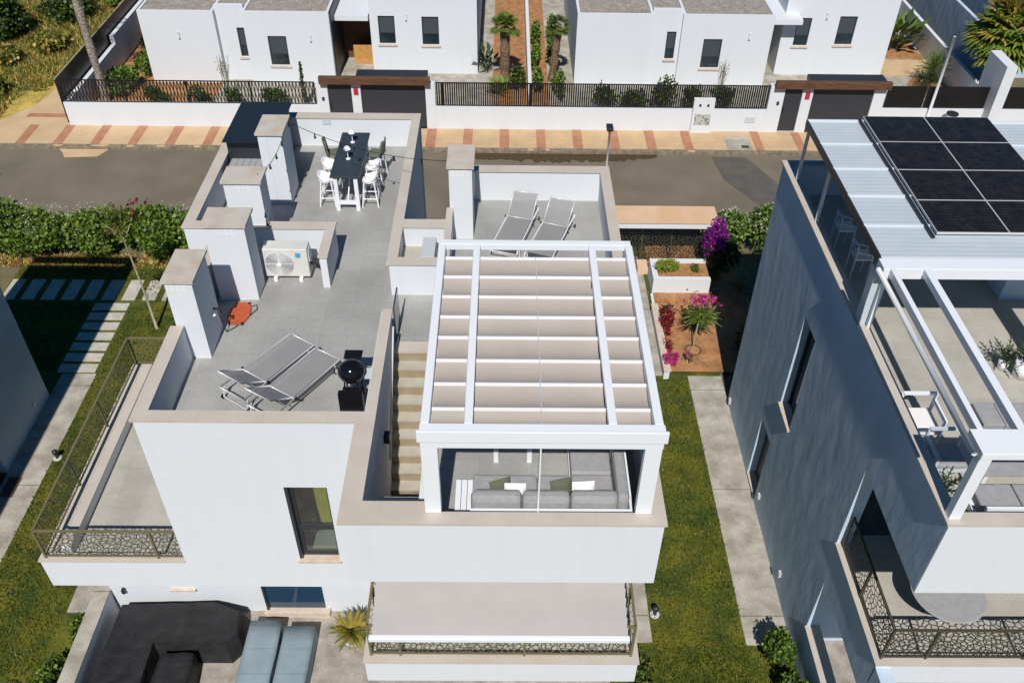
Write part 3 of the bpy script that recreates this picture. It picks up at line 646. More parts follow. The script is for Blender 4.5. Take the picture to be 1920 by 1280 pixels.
dk = thing('shower_mat', 'round terracotta-coloured slatted mat lying on the terrace by the chimney', 'mat', (-6.0, 15.75, F))
mb = MB(); 
for k in range(9):
    u = -.4+k*.1; hl = math.sqrt(max(.01, .40**2-(u*.88)**2))
    mb.box(-5.98-hl*.62, -5.98+hl*.62, 15.78+u*.88-.037, 15.78+u*.88+.037, F+.025, F+.05)
mb.build('slats', 'clay', dk); MB().box(-6.15, -6.1, 15.4, 16.2, F+.003, F+.025).build('runner', 'black', dk); MB().box(-5.86, -5.81, 15.4, 16.2, F+.003, F+.025).build('runner', 'black', dk)
# AC unit
AC = thing('air_conditioner', 'off-white outdoor air conditioning unit with round fan grille on the roof terrace', 'air conditioner', (-5.1, 17.2, F))
MB().box(-5.62, -4.58, 17.08, 17.46, F+.1, F+.88).build('casing', mat('ac_paint', (.62, .62, .58), (.58, .58, .53), scale=3, rough=.45), AC, bevel=.025)
fg = MB().lathe([(.01, 0), (.33, 0), (.33, .012), (.01, .012)], (0, 0, 0), 40)
fg.v = [(-5.26+x, 17.078-z, F+.48+y) for x, y, z in fg.v]; fgo = fg.build('fan_grille', 'fan', AC)
rg = MB()
for r_ in [.05+.035*i for i in range(9)]:
    rg.tube([(-5.26+r_*math.cos(a*math.pi/16), 17.062, F+.48+r_*math.sin(a*math.pi/16)) for a in range(33)], .008, 5, cap=False)
for a in range(0, 12, 3): rg.bar((-5.26, 17.06, F+.48), (-5.26+.33*math.cos(a*math.pi/6), 17.06, F+.48+.33*math.sin(a*math.pi/6)), .008, .008)
rg.build('guard_rings', 'white_plastic', fgo)
hb = MB().lathe([(.01, 0), (.06, 0), (.06, .02), (.01, .02)], (0, 0, 0), 20); hb.v = [(-5.26+x, 17.05-z, F+.48+y) for x, y, z in hb.v]; hb.build('hub', 'white_plastic', fgo)
MB().box(-4.86, -4.74, 17.069, 17.0785, F+.66, F+.78).build('badge', 'blue_badge', AC)
for x in (-5.4, -4.8): MB().box(x-.04, x+.04, 17.02, 17.5, F, F+.1).build('foot', 'white_plastic', AC)
MB().tube([(-4.58, 17.3, F+.35), (-4.46, 17.32, F+.33), (-4.42, 17.4, F+.15), (-4.5, 17.7, F+.03)], .035, 8).build('pipe', 'black', AC)
MB().tube([(-5.62, 17.2, F+.6), (-5.70, 17.2, F+.6), (-5.70, 17.25, F+.2)], .03, 8).build('pipe', 'grey_metal', AC)
MB().box(-4.585, -4.555, 17.15, 17.4, F+.5, F+.8).build('handle', 'grey_metal', AC)
# utility well unit
U = thing('utility_cabinet', 'ribbed pale grey cabinet standing in the small utility well beside the pergola', 'cabinet', (-1.75, 17.3, 8.4))
MB().box(-1.93, -1.62, 16.95, 17.75, 8.4, 8.88).build('casing', 'ribbed', U, bevel=.01)
MB().tube([(-1.95, 17.2, 8.44), (-2.15, 17.1, 8.44), (-2.3, 16.95, 8.44)], .03, 6).build('hose', 'concrete', U)
# shed & deck box
SH = thing('garden_shed', 'dark metal storage shed with ribbed roof in the roof corner behind the chimneys', 'shed', (-6.7, 22, F))
MB().hexa([(-7.40, 21.25, 9.42), (-6.05, 21.25, 9.42), (-6.05, 23.5, 9.42), (-7.40, 23.5, 9.42)], [(-7.42, 21.15, 9.47), (-6.0, 21.15, 9.47), (-6.0, 23.52, 9.47), (-7.42, 23.52, 9.47)]).build('roof', 'shed_roof', SH)
MB().box(-7.38, -6.1, 21.4, 23.4, F, 9.42).build('body', 'dark', SH)
MB().box(-6.105, -6.09, 21.7, 22.3, F+.05, 9.35).build('door', 'shed_roof', SH)
tag(MB().box(-7.3, -6.1, 20.78, 21.38, F, F+.74).box(-7.32, -6.08, 20.75, 21.4, F+.741, F+.79).build('storage_box', 'panelled', bevel=.01), 'pale panelled resin storage box in front of the dark roof shed', 'storage box')
# bar table with top
T = thing('bar_table', 'tall dark slate topped bar table with white legs on the roof terrace', 'table', (-4.1, 21.2, F))
MB().box(-4.48, -3.72, 20.06, 22.42, F+1.0, F+1.05).build('tabletop', 'slate', T, bevel=.008)
for x in (-4.36, -3.84):
    for y in (20.16, 22.3): MB().box(x-.05, x+.05, y-.045, y+.045, F, F+1.0).build('leg', 'white_metal', T)
for y in (20.16, 22.3): MB().box(-4.31, -3.89, y-.03, y+.03, F+.18, F+.28).build('crossbar', 'white_metal', T)
MB().box(-4.31, -3.89, 20.2, 22.26, F+.93, F+1.0).build('apron', 'white_metal', T)
MB().bar((-4.1, 20.2, F+.25), (-4.1, 21.2, F+.93), .03, .03).bar((-4.1, 22.26, F+.25), (-4.1, 21.2, F+.93), .03, .03).build('brace', 'white_metal', T)
# table lamps
def lamp(y, lab):
    t = thing('table_lamp', lab, 'lamp', (-4.12, y, F+1.05), 0, 'table lamps on the bar table')
    MB().lathe([(.06, 0), (.06, .012), (.012, .016), (.012, .30), (.01, .30)], (-4.12, y, F+1.05), 16).build('stand', 'white_plastic', t)
    MB().lathe([(.10, .28), (.095, .30), (.05, .36), (.02, .38)], (-4.12, y, F+1.05), 20).build('shade', 'white_plastic', t, smooth=True)
lamp(21.86, 'white mushroom table lamp on the bar table, the one toward the street'); lamp(20.97, 'white mushroom table lamp on the bar table, the one toward the loungers')
# bar stools
def stool(loc, rz, lab, first=[None]):
    if first[0]: return dup(first[0], loc, rz, lab)
    t = thing('bar_stool', lab, 'bar stool', loc, rz, 'bar stools at the slate table', local=True)
    # seat shell: bucket open toward +X (the table)
    mb = MB(); nu, nv = 14, 6; rows = []
    for j in range(nv+1):
        row = []
        for i in range(nu+1):
            a = math.pi*(.30+1.4*i/nu); tt = j/nv; r_ = .10+.12*min(1, tt*1.6)
            zz = .72+max(0, tt-.45)*.40*(.35+.65*max(0, -math.cos(a)))
            row.append(len(mb.v)); mb.v.append((r_*math.cos(a)*1.0, r_*math.sin(a)*.98, zz))
        rows.append(row)
    for j in range(nv):
        for i in range(nu): mb.f.append((rows[j][i], rows[j][i+1], rows[j+1][i+1], rows[j+1][i])); mb.mi.append(0)
    mb.lathe([(.02, .70), (.19, .705), (.21, .73), (.19, .75), (.02, .75)], (0, 0, 0), 20)
    o = mb.build('seat', 'white_plastic', t, smooth=True); sm = o.modifiers.new('solid', 'SOLIDIFY'); sm.thickness = .018
    for sx, sy_ in ((1, 1), (1, -1), (-1, 1), (-1, -1)): MB().tube([(sx*.13, sy_*.13, .71), (sx*.21, sy_*.21, .0)], .019, 8).build('leg', 'white_plastic', t)
    fr = MB()
    for (a, b) in (((.19, .19), (.19, -.19)), ((-.19, .19), (-.19, -.19)), ((.19, .19), (-.19, .19)), ((.19, -.19), (-.19, -.19))): fr.tube([(a[0], a[1], .25), (b[0], b[1], .25)], .014, 8)
    fr.build('footrest', 'white_plastic', t)
    first[0] = t; return t
stool((-4.66, 20.50, F), 0, 'white bar stool at the near end of the table on the chimney side')
stool((-4.66, 21.18, F), R(-4), 'second white bar stool from the near end of the table on the chimney side')
stool((-3.54, 20.48, F), R(180), 'white bar stool at the near end of the table, on its sunny parapet side')
stool((-3.54, 21.15, F), R(176), 'second white bar stool from the near end, on the parapet side of the table')
def achair(loc, rz, lab, first=[None]):
    if first[0]: return dup(first[0], loc, rz, lab)
    t = thing('high_chair', lab, 'chair', loc, rz, 'olive chairs at the slate table', local=True)
    mb = MB(); nu, nv = 10, 8; rows = []
    for j in range(nv+1):
        row = []; v = j/nv
        for i in range(nu+1):
            u = -1+2*i/nu; hw = .22*(1-.35*v**3)
            row.append(len(mb.v)); mb.v.append((-.2-.07*v+.06*u*u, u*hw, .72+.42*v))
        rows.append(row)
    for j in range(nv):
        for i in range(nu): mb.f.append((rows[j][i], rows[j][i+1], rows[j+1][i+1], rows[j+1][i])); mb.mi.append(0)
    o = mb.build('backrest', 'olive', t, smooth=True); o.modifiers.new('solid', 'SOLIDIFY').thickness = .03
    MB().box(-.21, .2, -.21, .21, .68, .73).build('seat', 'olive', t, bevel=.02)
    for sx, sy_ in ((1, 1), (1, -1), (-1, 1), (-1, -1)): MB().tube([(sx*.15, sy_*.15, .69), (sx*.2, sy_*.2, 0)], .015, 8).build('leg', 'white_plastic', t)
    MB().tube([(.185, -.185, .25), (.185, .185, .25)], .012, 8).build('footrest', 'white_plastic', t)
    first[0] = t; return t
achair((-4.66, 21.92, F), R(12), 'olive green high chair at the far end of the table, chimney side')
achair((-3.52, 21.92, F), R(168), 'olive green high chair at the far end of the table, parapet side')
# string lights
def string(name_lab, anchors, sag, nb, loc):
    t = thing('string_lights', name_lab, 'string lights', loc)
    pts = []
    for a, b in zip(anchors, anchors[1:]):
        a, b = Vector(a), Vector(b)
        for i in range(13):
            u = i/12
            if pts and i == 0: continue
            p = a.lerp(b, u); p.z -= sag*4*u*(1-u); pts.append(p)
    MB().tube(pts, .008, 5).build('cable', 'black', t)
    n = len(pts)
    for k in range(nb):
        p = pts[int((k+.5)*n/nb)]
        s = MB().tube([(p.x, p.y, p.z), (p.x, p.y, p.z-.07)], .018, 8).build('lamp_holder', 'black', t)
        MB().lathe([(.006, -.15), (.03, -.13), (.035, -.105), (.02, -.07)], (p.x, p.y, p.z), 10).build('bulb', 'glass', s)
string('festoon lights spanning from the chimney to the far chimney across the bar table', [(-5.62, 21.3, 10.0), (-1.35, 19.3, 10.05)], .28, 8, (-5.6, 21.3, 10))
string('festoon lights draped from the shed side chimney down over the neighbouring chimneys', [(-5.6, 20.5, 10.02), (-5.75, 18.3, 10.22), (-5.62, 17.9, 9.15)], .18, 8, (-5.6, 20.5, 10))
# sofa set under pergola
SF = thing('corner_sofa', 'grey L-shaped outdoor corner sofa on a white frame under the pergola', 'sofa', (.9, 10.4, F))
mb = MB().box(-.56, 2.2, 9.74, 9.83, F+.1, F+.60); mb.box(-.56, 2.2, 9.83, 10.75, F+.08, F+.2); mb.box(1.23, 2.2, 10.75, 12.4, F+.08, F+.2); mb.box(2.2, 2.25, 9.74, 12.4, F+.1, F+.62)
mb.build('frame', 'white_metal', SF)
def soft(name, x0, x1, y0, y1, z0, z1, m, par, bev=.05): return MB().box(x0, x1, y0, y1, z0, z1).build(name, m, par, bevel=bev, smooth=False)
soft('seat_cushion', -.54, .62, 10.08, 10.76, F+.2, F+.42, 'cloth_grey', SF); soft('seat_cushion', .63, 1.23, 10.08, 10.76, F+.2, F+.42, 'cloth_grey', SF)
soft('seat_cushion', 1.24, 1.98, 10.08, 10.78, F+.2, F+.42, 'cloth_grey', SF); soft('seat_cushion', 1.24, 1.98, 10.79, 12.38, F+.2, F+.42, 'cloth_grey', SF)
soft('back_cushion', -.55, .33, 9.86, 10.13, F+.2, F+.80, 'cloth_grey', SF, .09); soft('back_cushion', .335, 1.17, 9.86, 10.13, F+.2, F+.79, 'cloth_grey', SF, .09); soft('back_cushion', 1.175, 2.0, 9.86, 10.13, F+.2, F+.80, 'cloth_grey', SF, .09)
soft('back_cushion', 1.98, 2.2, 9.9, 11.1, F+.2, F+.80, 'cloth_grey', SF, .09); soft('back_cushion', 1.98, 2.2, 11.11, 12.38, F+.2, F+.79, 'cloth_grey', SF, .09)
def pillow(x, y, rz, tilt, m, lab, sz=.38):
    mb = MB(); n = 8; rows = []
    for sgn in (1, -1):
        g = []
        for j in range(n+1):
            for i in range(n+1):
                u, v = -1+2*i/n, -1+2*j/n; h = .07*(1-u**4)*(1-v**4)
                g.append(len(mb.v)); mb.v.append((u*sz/2, sgn*h, v*sz/2+sz/2))
        for j in range(n):
            for i in range(n):
                a = j*(n+1)+i; q = (g[a], g[a+1], g[a+n+2], g[a+n+1]); mb.f.append(q if sgn < 0 else q[::-1]); mb.mi.append(0)
    o = mb.build('throw_cushion', m, smooth=True); o.location = (x, y+.03, F+.40); o.rotation_euler = (tilt-R(6), 0, rz); return tag(o, lab, 'cushion', 'throw cushions on the corner sofa')
pillow(-.02, 10.2, R(20), R(-14), 'cloth_olive', 'olive green throw cushion on the end of the sofa near the white side table'); pillow(.22, 10.13, 0, R(-8), 'cloth_white', 'white throw cushion beside the olive one on the sofa near the side table')
pillow(1.05, 10.2, R(16), R(-14), 'cloth_olive', 'olive green throw cushion in the middle of the sofa, near its corner'); pillow(1.42, 10.15, R(4), R(-10), 'cloth_white', 'white throw cushion on the sofa beside its corner', .4)
ST = thing('side_table', 'low white slatted side table at the open end of the grey sofa', 'side table', (-.7, 10.2, F))
mb = MB()
for k in range(3): mb.box(-.84+k*.105, -.745+k*.105, 9.84, 10.66, F+.34, F+.37)
mb.build('slats', 'white_metal', ST)
for x in (-.82, -.55):
    for y in (9.87, 10.62): MB().box(x-.02, x+.02, y-.02, y+.02, F, F+.34).build('leg', 'white_metal', ST)
DT = thing('dining_table', 'white table partly hidden behind the pergola front beam', 'table', (.2, 12, F))
MB().box(-.27, .62, 11.35, 13.2, F+.70, F+.74).build('tabletop', 'white_metal', DT)
for x in (-.13, .5):
    for y in (11.45, 13.1): MB().box(x-.045, x+.045, y-.045, y+.045, F, F+.70).build('leg', 'white_metal', DT)
tag(MB().box(-1.0, -.35, 15.9, 16.3, F+.003, F+.4).build('fire_pit', 'dark', bevel=.03), 'low dark bench box glimpsed behind the pergola rear beam', 'box')
GT = MB().box(-2.36, -2.33, 14.86, 15.6, F+.02, F+.95).build('stair_gate', 'glass_blue'); tag(GT, 'open dark stair gate swung back at the top of the roof stairs', 'gate')

# patio things
CS = thing('covered_sofa', 'corner sofa wrapped in a crinkled black protective cover on the patio', 'covered sofa', (-8.5, 12.2, 0))
def crinkle(name, poly_top, poly_bot, z0, z1, m, par, seed, amp=.03, sub=5, smooth=True):
    bm = bmesh.new(); mb = MB().hexa([(x, y, z0) for x, y in poly_bot], [(x, y, z1) for x, y in poly_top]); o = mb.build(name, m, par)
    bm.from_mesh(o.data); bmesh.ops.triangulate(bm, faces=bm.faces[:]); bmesh.ops.subdivide_edges(bm, edges=bm.edges[:], cuts=sub, use_grid_fill=True)
    from mathutils import noise
    for v in bm.verts:
        p = v.co*2.6+Vector((seed, 0, 0)); k = noise.noise(p)*1.0+.5*noise.noise(p*2.7)
        v.co += v.normal*amp*k if v.co.z > z0+.02-(-0) else Vector((0, 0, 0))
    bm.to_mesh(o.data); bm.free(); 
    for pl in o.data.polygons: pl.use_smooth = smooth
    return o
crinkle('cover', [(-9.72, 13.0), (-9.85, 10.2), (-8.62, 10.2), (-8.62, 11.95), (-6.85, 11.95), (-6.62, 12.2), (-6.7, 12.85), (-7.4, 13.08)], [(-9.95, 13.22), (-9.98, 10.2), (-8.5, 10.2), (-8.5, 11.8), (-6.75, 11.8), (-6.5, 12.1), (-6.55, 13.0), (-7.3, 13.2)], .02, .74, 'cover_black', CS, 1, .022, smooth=False)
tag(crinkle('covered_table', [(-8.35, 11.68), (-8.45, 10.0), (-7.45, 10.0), (-7.55, 11.68)], [(-8.45, 11.75), (-8.5, 10.0), (-7.4, 10.0), (-7.5, 11.75)], .02, .70, 'cover_black', None, 5, .03), 'low table under a black cover in the crook of the covered patio sofa', 'covered table')
tag(crinkle('covered_daybed', [(-6.40, 12.68), (-6.42, 9.9), (-5.62, 9.9), (-5.60, 12.68)], [(-6.42, 12.70), (-6.43, 9.9), (-5.6, 9.9), (-5.58, 12.70)], .02, .55, 'cover_blue', None, 8, .02), 'long pale blue-grey covered daybed nearer the black covered sofa', 'covered daybed', 'covered daybeds on the patio')
tag(crinkle('covered_daybed', [(-5.50, 12.52), (-5.52, 9.9), (-4.76, 9.9), (-4.74, 12.52)], [(-5.52, 12.54), (-5.53, 9.9), (-4.74, 9.9), (-4.72, 12.54)], .02, .55, 'cover_blue', None, 3, .02), 'long pale blue-grey covered daybed nearer the potted cycad', 'covered daybed', 'covered daybeds on the patio')
CY = thing('cycad', 'bushy yellow-green cycad in a pale pot beside the awning', 'plant', (-3.8, 12.35, 0))
MB().lathe([(.16, 0), (.24, .3), (.27, .42), (.25, .42), (.2, .36)], (-3.8, 12.35, .02), 20).build('pot', 'stucco', CY, smooth=True)
mb = MB(); rnd = random.Random(21)
for k in range(64):
    frond(mb, (-3.8, 12.35, .52), k*2.399, R(rnd.uniform(5, 80)), rnd.uniform(.52, .66), .02, rnd, rnd.choices((0, 1), (2, 3))[0], .6, 16, .12)
mb.build('fronds', ('frond', 'frond_y'), CY)

# ================================================================== RIGHT NEIGHBOUR
G = thing('neighbour_house', 'white villa on the far side of the lawn whose long shaded wall has streaky stucco', 'house', (10.5, 15, 0))
mb = MB()
grid_wall(mb, 'x', 7.46, 7.76, (4.0, 21.3), (0, 8.05), [(16.2, 17.2, 4.0, 7.0), (17.1, 18.1, .12, 2.5), (9.33, 12.2, 4.45, 7.0), (4.0, 9.33, 4.45, 8.1), (4.0, 12.05, 1.42, 3.3)])
mb.box(7.76, 14.5, 12.5, 21.3, 0, 8.05); mb.box(7.76, 14.5, 9.33, 12.5, 7.0, 8.05); mb.box(7.76, 14.5, 9.33, 12.5, 3.87, 4.43)
mb.box(7.46, 7.64, 9.33, 21.3, 8.05, PT); mb.box(7.64, 14.5, 9.33, 9.52, 8.05, PT); mb.box(7.64, 14.5, 21.1, 21.3, 8.05, PT)
mb.box(7.76, 14.5, 9.3, 9.33, 3.87, 4.55)
mb.box(7.46, 7.66, 9.33, 12.2, 4.45, 4.55); mb.box(7.76, 14.5, 9.33, 9.47, 4.43, 4.55)
mb.box(11.6, 13.2, 16.55, 18.2, F, 9.0)
mb.build('walls', 'stucco_shade_tint', G)
MB().box(7.462, 14.5, 9.305, 9.33, 7.0, PT).build('front_facade', 'stucco', G)  # sunlit front in plain white; the walls above carry shade blue in their colour
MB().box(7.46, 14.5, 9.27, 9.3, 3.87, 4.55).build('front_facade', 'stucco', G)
mb = MB(); mb.box(7.41, 7.67, 9.28, 21.35, C1, C2); mb.box(7.67, 14.5, 9.28, 9.55, C1, C2); mb.box(7.67, 14.5, 21.07, 21.35, C1, C2)
mb.build('coping', 'stone', G)
mb = MB(); mb.box(7.42, 7.70, 9.24, 12.2, 4.55, 4.585); mb.box(7.70, 14.5, 9.24, 9.5, 4.55, 4.585); mb.build('balcony_coping', 'stone', G)
MB().box(7.41, 7.78, 4, 12.05, 1.42, 1.455).build('patio_wall_coping', 'stone', G)
mb = MB(); fl(7.64, 14.5, 9.52, 21.1, F); mb.build('terrace_floor', 'tile_warm', G)
mb = MB(); fl(7.76, 14.5, 9.47, 12.5, 4.44); mb.build('balcony_floor', 'tile_warm', G)
mb = MB(); fl(7.76, 14.5, 4, 12.5, .03); mb.build('patio_floor', 'patio', G)
wn = MB().box(7.70, 7.74, 16.2, 17.2, 4.0, 7.0).build('window', 'glass', G); MB().box(7.40, 7.70, 16.15, 17.22, 3.95, 4.01).build('sill', 'sill', wn); MB().box(7.66, 7.70, 16.2, 16.28, 4.01, 7.0).box(7.66, 7.70, 17.12, 17.2, 4.01, 7.0).build('frame', 'frame', wn)
dr = MB().box(7.70, 7.74, 17.1, 18.1, .12, 2.5).build('door', 'frame', G); MB().box(7.45, 7.70, 17.1, 18.1, .1, .13).build('sill', 'sill', dr)
for y in (16.75, 21.0, 14.1): 
    MB().box(7.40, 7.459, y-.06, y+.06, .55 if y < 20 else .2, .72 if y < 20 else .4).build('wall_lamp', 'alu', G)
MB().box(7.8, 14.5, 12.46, 12.498, 4.5, 6.9).build('glass_door', 'glass', G)
railing(G, [(7.56, 12.1), (7.56, 9.4), (14.4, 9.4)], 4.6, 5.6, mf='bronze_dark', mc='cutout_d', posts=[(7.56, 12.1), (7.56, 10.8), (7.56, 9.4), (8.45, 9.4), (10.4, 9.4)])
OT = thing('round_table', 'round grey table on the lower corner balcony of the neighbouring villa', 'table', (9.15, 10.55, 4.44))
MB().lathe([(.01, .70), (.72, .70), (.74, .72), (.72, .74), (.01, .74)], (9.15, 10.55, 4.44), 40).build('tabletop', 'cloth_grey', OT)
MB().lathe([(.25, 0), (.25, .02), (.06, .05), (.06, .7)], (9.15, 10.55, 4.44), 16).build('pedestal', 'grey_metal', OT)
# neighbour pergola
NP = thing('louvred_pergola', 'grey-white aluminium pergola with louvred roof and open beams on the neighbouring roof', 'pergola', (9.5, 15, F))
TZ = 10.62
mb = MB()
for k in range(5):
    y0 = 14.62+k*1.165; mb.box(7.52, 14.5, y0+.03, y0+1.155, TZ-.06, TZ)
mb.build('louvre_roof', 'louvre', NP)
mb = MB()
for k in range(6): mb.box(7.50, 14.5, 14.59+k*1.165-.02, 14.59+k*1.165+.03, TZ-.06, TZ+.035)
mb.build('roof_rib', 'louvre_rib', NP)
MB().box(7.48, 7.52, 14.56, 20.46, TZ-.15, TZ+.02).build('edge_beam', 'dark', NP); 
MB().box(7.44, 14.5, 14.2, 14.56, TZ-.22, TZ+.03).build('front_gutter', 'white_metal', NP, bevel=.01)
for x, y in ((7.58, 20.35), (7.58, 18.4)): MB().tube([(x, y, 9.003), (x, y, TZ-.1)], .045, 12).build('post', 'alu', NP, smooth=True)
MB().box(7.45, 7.66, 14.5, 14.75, 9.003, TZ-.23).build('post', 'grey_metal', NP); MB().box(7.58, 7.66, 14.36, 14.44, 9.003, TZ-.24).build('post', 'white_metal', NP)
MB().box(7.46, 7.66, 9.4, 9.56, 9.003, TZ-.1).build('post', 'white_metal', NP)
MB().box(7.56, 7.66, 9.9, 14.2, TZ-.14, TZ+.04).build('side_beam', 'white_metal', NP, bevel=.008)
MB().tube([(7.35, 14.25, TZ-.02), (7.35, 9.42, TZ-.02)], .05, 12).build('screen_roll', 'alu', NP, smooth=True)
MB().box(8.22, 8.36, 9.9, 14.2, TZ-.12, TZ+.03).build('rafter', 'white_metal', NP); MB().box(11.2, 11.65, 9.9, 14.2, TZ-.2, TZ+.03).build('rafter', 'white_metal', NP)  # the wide second one is out of view, added to shade the terrace floor
MB().box(7.44, 14.5, 9.36, 9.9, TZ-.10, TZ+.04).build('front_beam', 'white_metal', NP, bevel=.008)
SP0 = None
ys = [15.38, 16.62, 17.90, 19.2, 20.5]
for j in range(4):
    for i in range(2):
        x0, x1 = (8.88, 10.38) if i == 0 else (10.382, 11.98)
        lab = ('solar panel, %s row from the street, %s' % (('fourth', 'third', 'second', 'first')[j], 'beside the bare louvres' if i == 0 else 'in the outer column'))
        t = thing('solar_panel', lab, 'solar panel', (x0, ys[j], TZ+.04), 0, 'black solar panels on the louvred roof')
        MB().box(x0, x1, ys[j]+.001, ys[j+1]-.001, TZ+.06, TZ+.105).build('frame', 'alu', t)
        MB().box(x0+.014, x1-.014, ys[j]+.02, ys[j+1]-.02, TZ+.105, TZ+.109).build('cells', 'panel', t)
MB().box(8.75, 8.83, 15.3, 20.5, TZ+.005, TZ+.05).build('mounting_rail', 'dark', NP)
# chairs under louvres
def tchair(loc, rz, lab, first=[None]):
    if first[0]: return dup(first[0], loc, rz, lab)
    t = thing('tall_chair', lab, 'chair', loc, rz, 'tall grey framed chairs under the louvred roof', local=True)
    for sx in (-.2, .2):
        for sy_ in (-.2, .2): MB().bar((sx, sy_, 0), (sx, sy_, 1.0 if sx < 0 else .75), .03, .03).build('leg', 'grey_metal', t)
    MB().box(-.21, .21, -.21, .21, .62, .66).build('seat', 'cloth_white', t)
    MB().bar((-.2, -.2, 1.0), (-.2, .2, 1.0), .03, .03).bar((-.2, -.2, .85), (-.2, .2, .85), .03, .03).bar((-.2, -.2, .85), (.2, -.2, .75), .03, .03).bar((-.2, .2, .85), (.2, .2, .75), .03, .03).build('back_frame', 'grey_metal', t)
    first[0] = t; return t
tchair((8.45, 17.4, F), R(0), 'tall grey chair in the shade under the louvres, the nearer of the two'); tchair((8.40, 18.6, F), R(0), 'tall grey chair in the shade under the louvres, the one toward the street')
def armchair(loc, rz, m, lab, name='armchair', g=None):
    t = thing(name, lab, 'armchair', loc, rz, g, local=True)
    for sy_ in (-.33, .33):
        MB().bar((-.3, sy_, .03), (-.3, sy_, .62), .05, .05).bar((.3, sy_, .03), (.3, sy_, .62), .05, .05).bar((-.3, sy_, .62), (.32, sy_, .62), .08, .04).build('arm_frame', m, t)
    MB().box(-.3, .32, -.30, .30, .28, .34).build('seat', m, t)
    MB().bar((-.3, -.33, .8), (-.3, .33, .8), .05, .06).bar((-.3, -.33, .62), (-.3, -.33, .8), .05, .05).bar((-.3, .33, .62), (-.3, .33, .8), .05, .05).build('back_frame', m, t)
    MB().box(-.26, .3, -.28, .28, .34, .46).build('cushion', 'cloth_white' if m != 'grey_metal' else 'cloth_grey', t, bevel=.03)
    return t
armchair((8.12, 12.25, F), R(-90), 'white_metal', 'white framed armchair by the neighbouring parapet under the open beams')
armchair((8.30, 11.3, F), R(-90), 'grey_metal', 'grey framed armchair in shade beside the white armchair')
MD = thing('lounge_sofa', 'low grey module sofa on a white frame behind the near beam of the louvred pergola', 'sofa', (9.5, 10.4, F))
MB().box(8.42, 11.5, 9.86, 9.92, F+.08, F+.62).box(8.42, 11.5, 9.92, 10.66, F+.06, F+.2).build('frame', 'white_metal', MD)
for k in range(4): soft('seat_cushion', 8.5+k*.75, 9.23+k*.75, 10.0, 10.64, F+.2, F+.38, 'cloth_grey', MD, .03)
LT = thing('coffee_table', 'low white table with grey tiled top in front of the module sofa', 'table', (9.3, 11.1, F))
MB().box(8.85, 10.6, 10.85, 11.2, F+.32, F+.36).build('tabletop', 'cloth_grey', LT); MB().box(8.9, 8.98, 10.9, 10.98, F, F+.32).build('leg', 'white_metal', LT); MB().box(10.4, 10.48, 10.9, 10.98, F, F+.32).build('leg', 'white_metal', LT)
OM = thing('ottoman', 'flat grey two-piece ottoman under the open beams of the neighbouring roof', 'ottoman', (9.8, 12.5, F))
soft('cushion', 9.38, 9.80, 12.15, 12.78, F+.15, F+.34, 'cloth_grey', OM, .02); soft('cushion', 9.81, 10.6, 12.15, 12.78, F+.15, F+.34, 'cloth_grey', OM, .02); MB().box(9.45, 10.5, 12.2, 12.7, F, F+.15).build('base', 'white_metal', OM)
def potplant(x, y, z, r, h, lab, seed, dark=False):
    t = thing('potted_plant', lab, 'potted plant', (x, y, z)); rnd = random.Random(seed)
    MB().lathe([(r*.75, 0), (r, h), (r*.88, h), (r*.85, h*.88)], (x, y, z), 20).build('pot', 'white_plastic', t, smooth=True)
    mb = MB()
    for k in range(14): frond(mb, (x, y, z+h), k*2.4, R(rnd.uniform(20, 75)), rnd.uniform(.35, .6), .02, rnd, 0, .9, 6, .14)
    mb.build('leaves', 'leaf_d' if dark else 'leaf', t)
potplant(10.95, 13.92, F, .2, .42, 'large white pot with a plant at the picture edge on the neighbouring roof', 31, True); potplant(10.66, 14.15, F, .12, .26, 'small white pot beside the large white pot on the neighbouring roof', 32, True)
potplant(8.0, 10.6, F, .15, .25, 'leafy dark potted plant inside the corner post of the louvred pergola', 33, True)
tag(MB().box(7.665, 7.74, 13.2, 13.35, F+.35, F+.55).build('wall_light', 'alu'), 'small metal light on the inside of the neighbouring parapet', 'light')

# ================================================================== LEFT NEIGHBOUR
NL = thing('shaded_house', 'house at the picture edge with a dark blue shaded wall over the lawn', 'house', (-18, 15, 0))
mb = MB(); grid_wall(mb, 'x', -15.3, -15.0, (2, 21.3), (0, PT), [(16.9, 18.0, .0, 2.4)]); mb.box(-19.0, -15.3, 2, 21.3, 0, 8.4); mb.build('walls', 'stucco_shade_tint', NL)
MB().box(-19.0, -14.95, 20.9, 21.35, C1-.0, C2).box(-15.34, -14.95, 2, 20.9, C1, C2).build('coping', 'stone', NL)
MB().box(-15.28, -15.24, 16.9, 18.0, 0, 2.4).build('door', 'frame', NL); MB().box(-15.0, -14.94, 20.3, 20.4, .5, .62).build('wall_lamp', 'alu', NL)
tag(MB().box(-14.85, -14.47, 17.05, 17.8, .012, .03).build('drain_grate', mat('rusty_grate', (.10, .06, .035), rough=.7)), 'rusty square drain grate in the path at the left picture edge', 'drain grate')
def bollard(x, y, lab):
    t = thing('garden_light', lab, 'garden light', (x, y, 0), 0, 'low lawn lights')
    MB().lathe([(.13, 0), (.13, .02), (.1, .03)], (x, y, 0), 16).build('base', 'alu', t); MB().lathe([(.05, .03), (.05, .22), (.085, .24), (.085, .32), (.03, .36)], (x, y, 0), 16).build('head', 'dark', t, smooth=True)
bollard(-13.72, 18.6, 'low dark garden light on the lawn edge beside the long left path'); bollard(4.05, 13.25, 'low dark garden light on the grass beside the small paving slab')

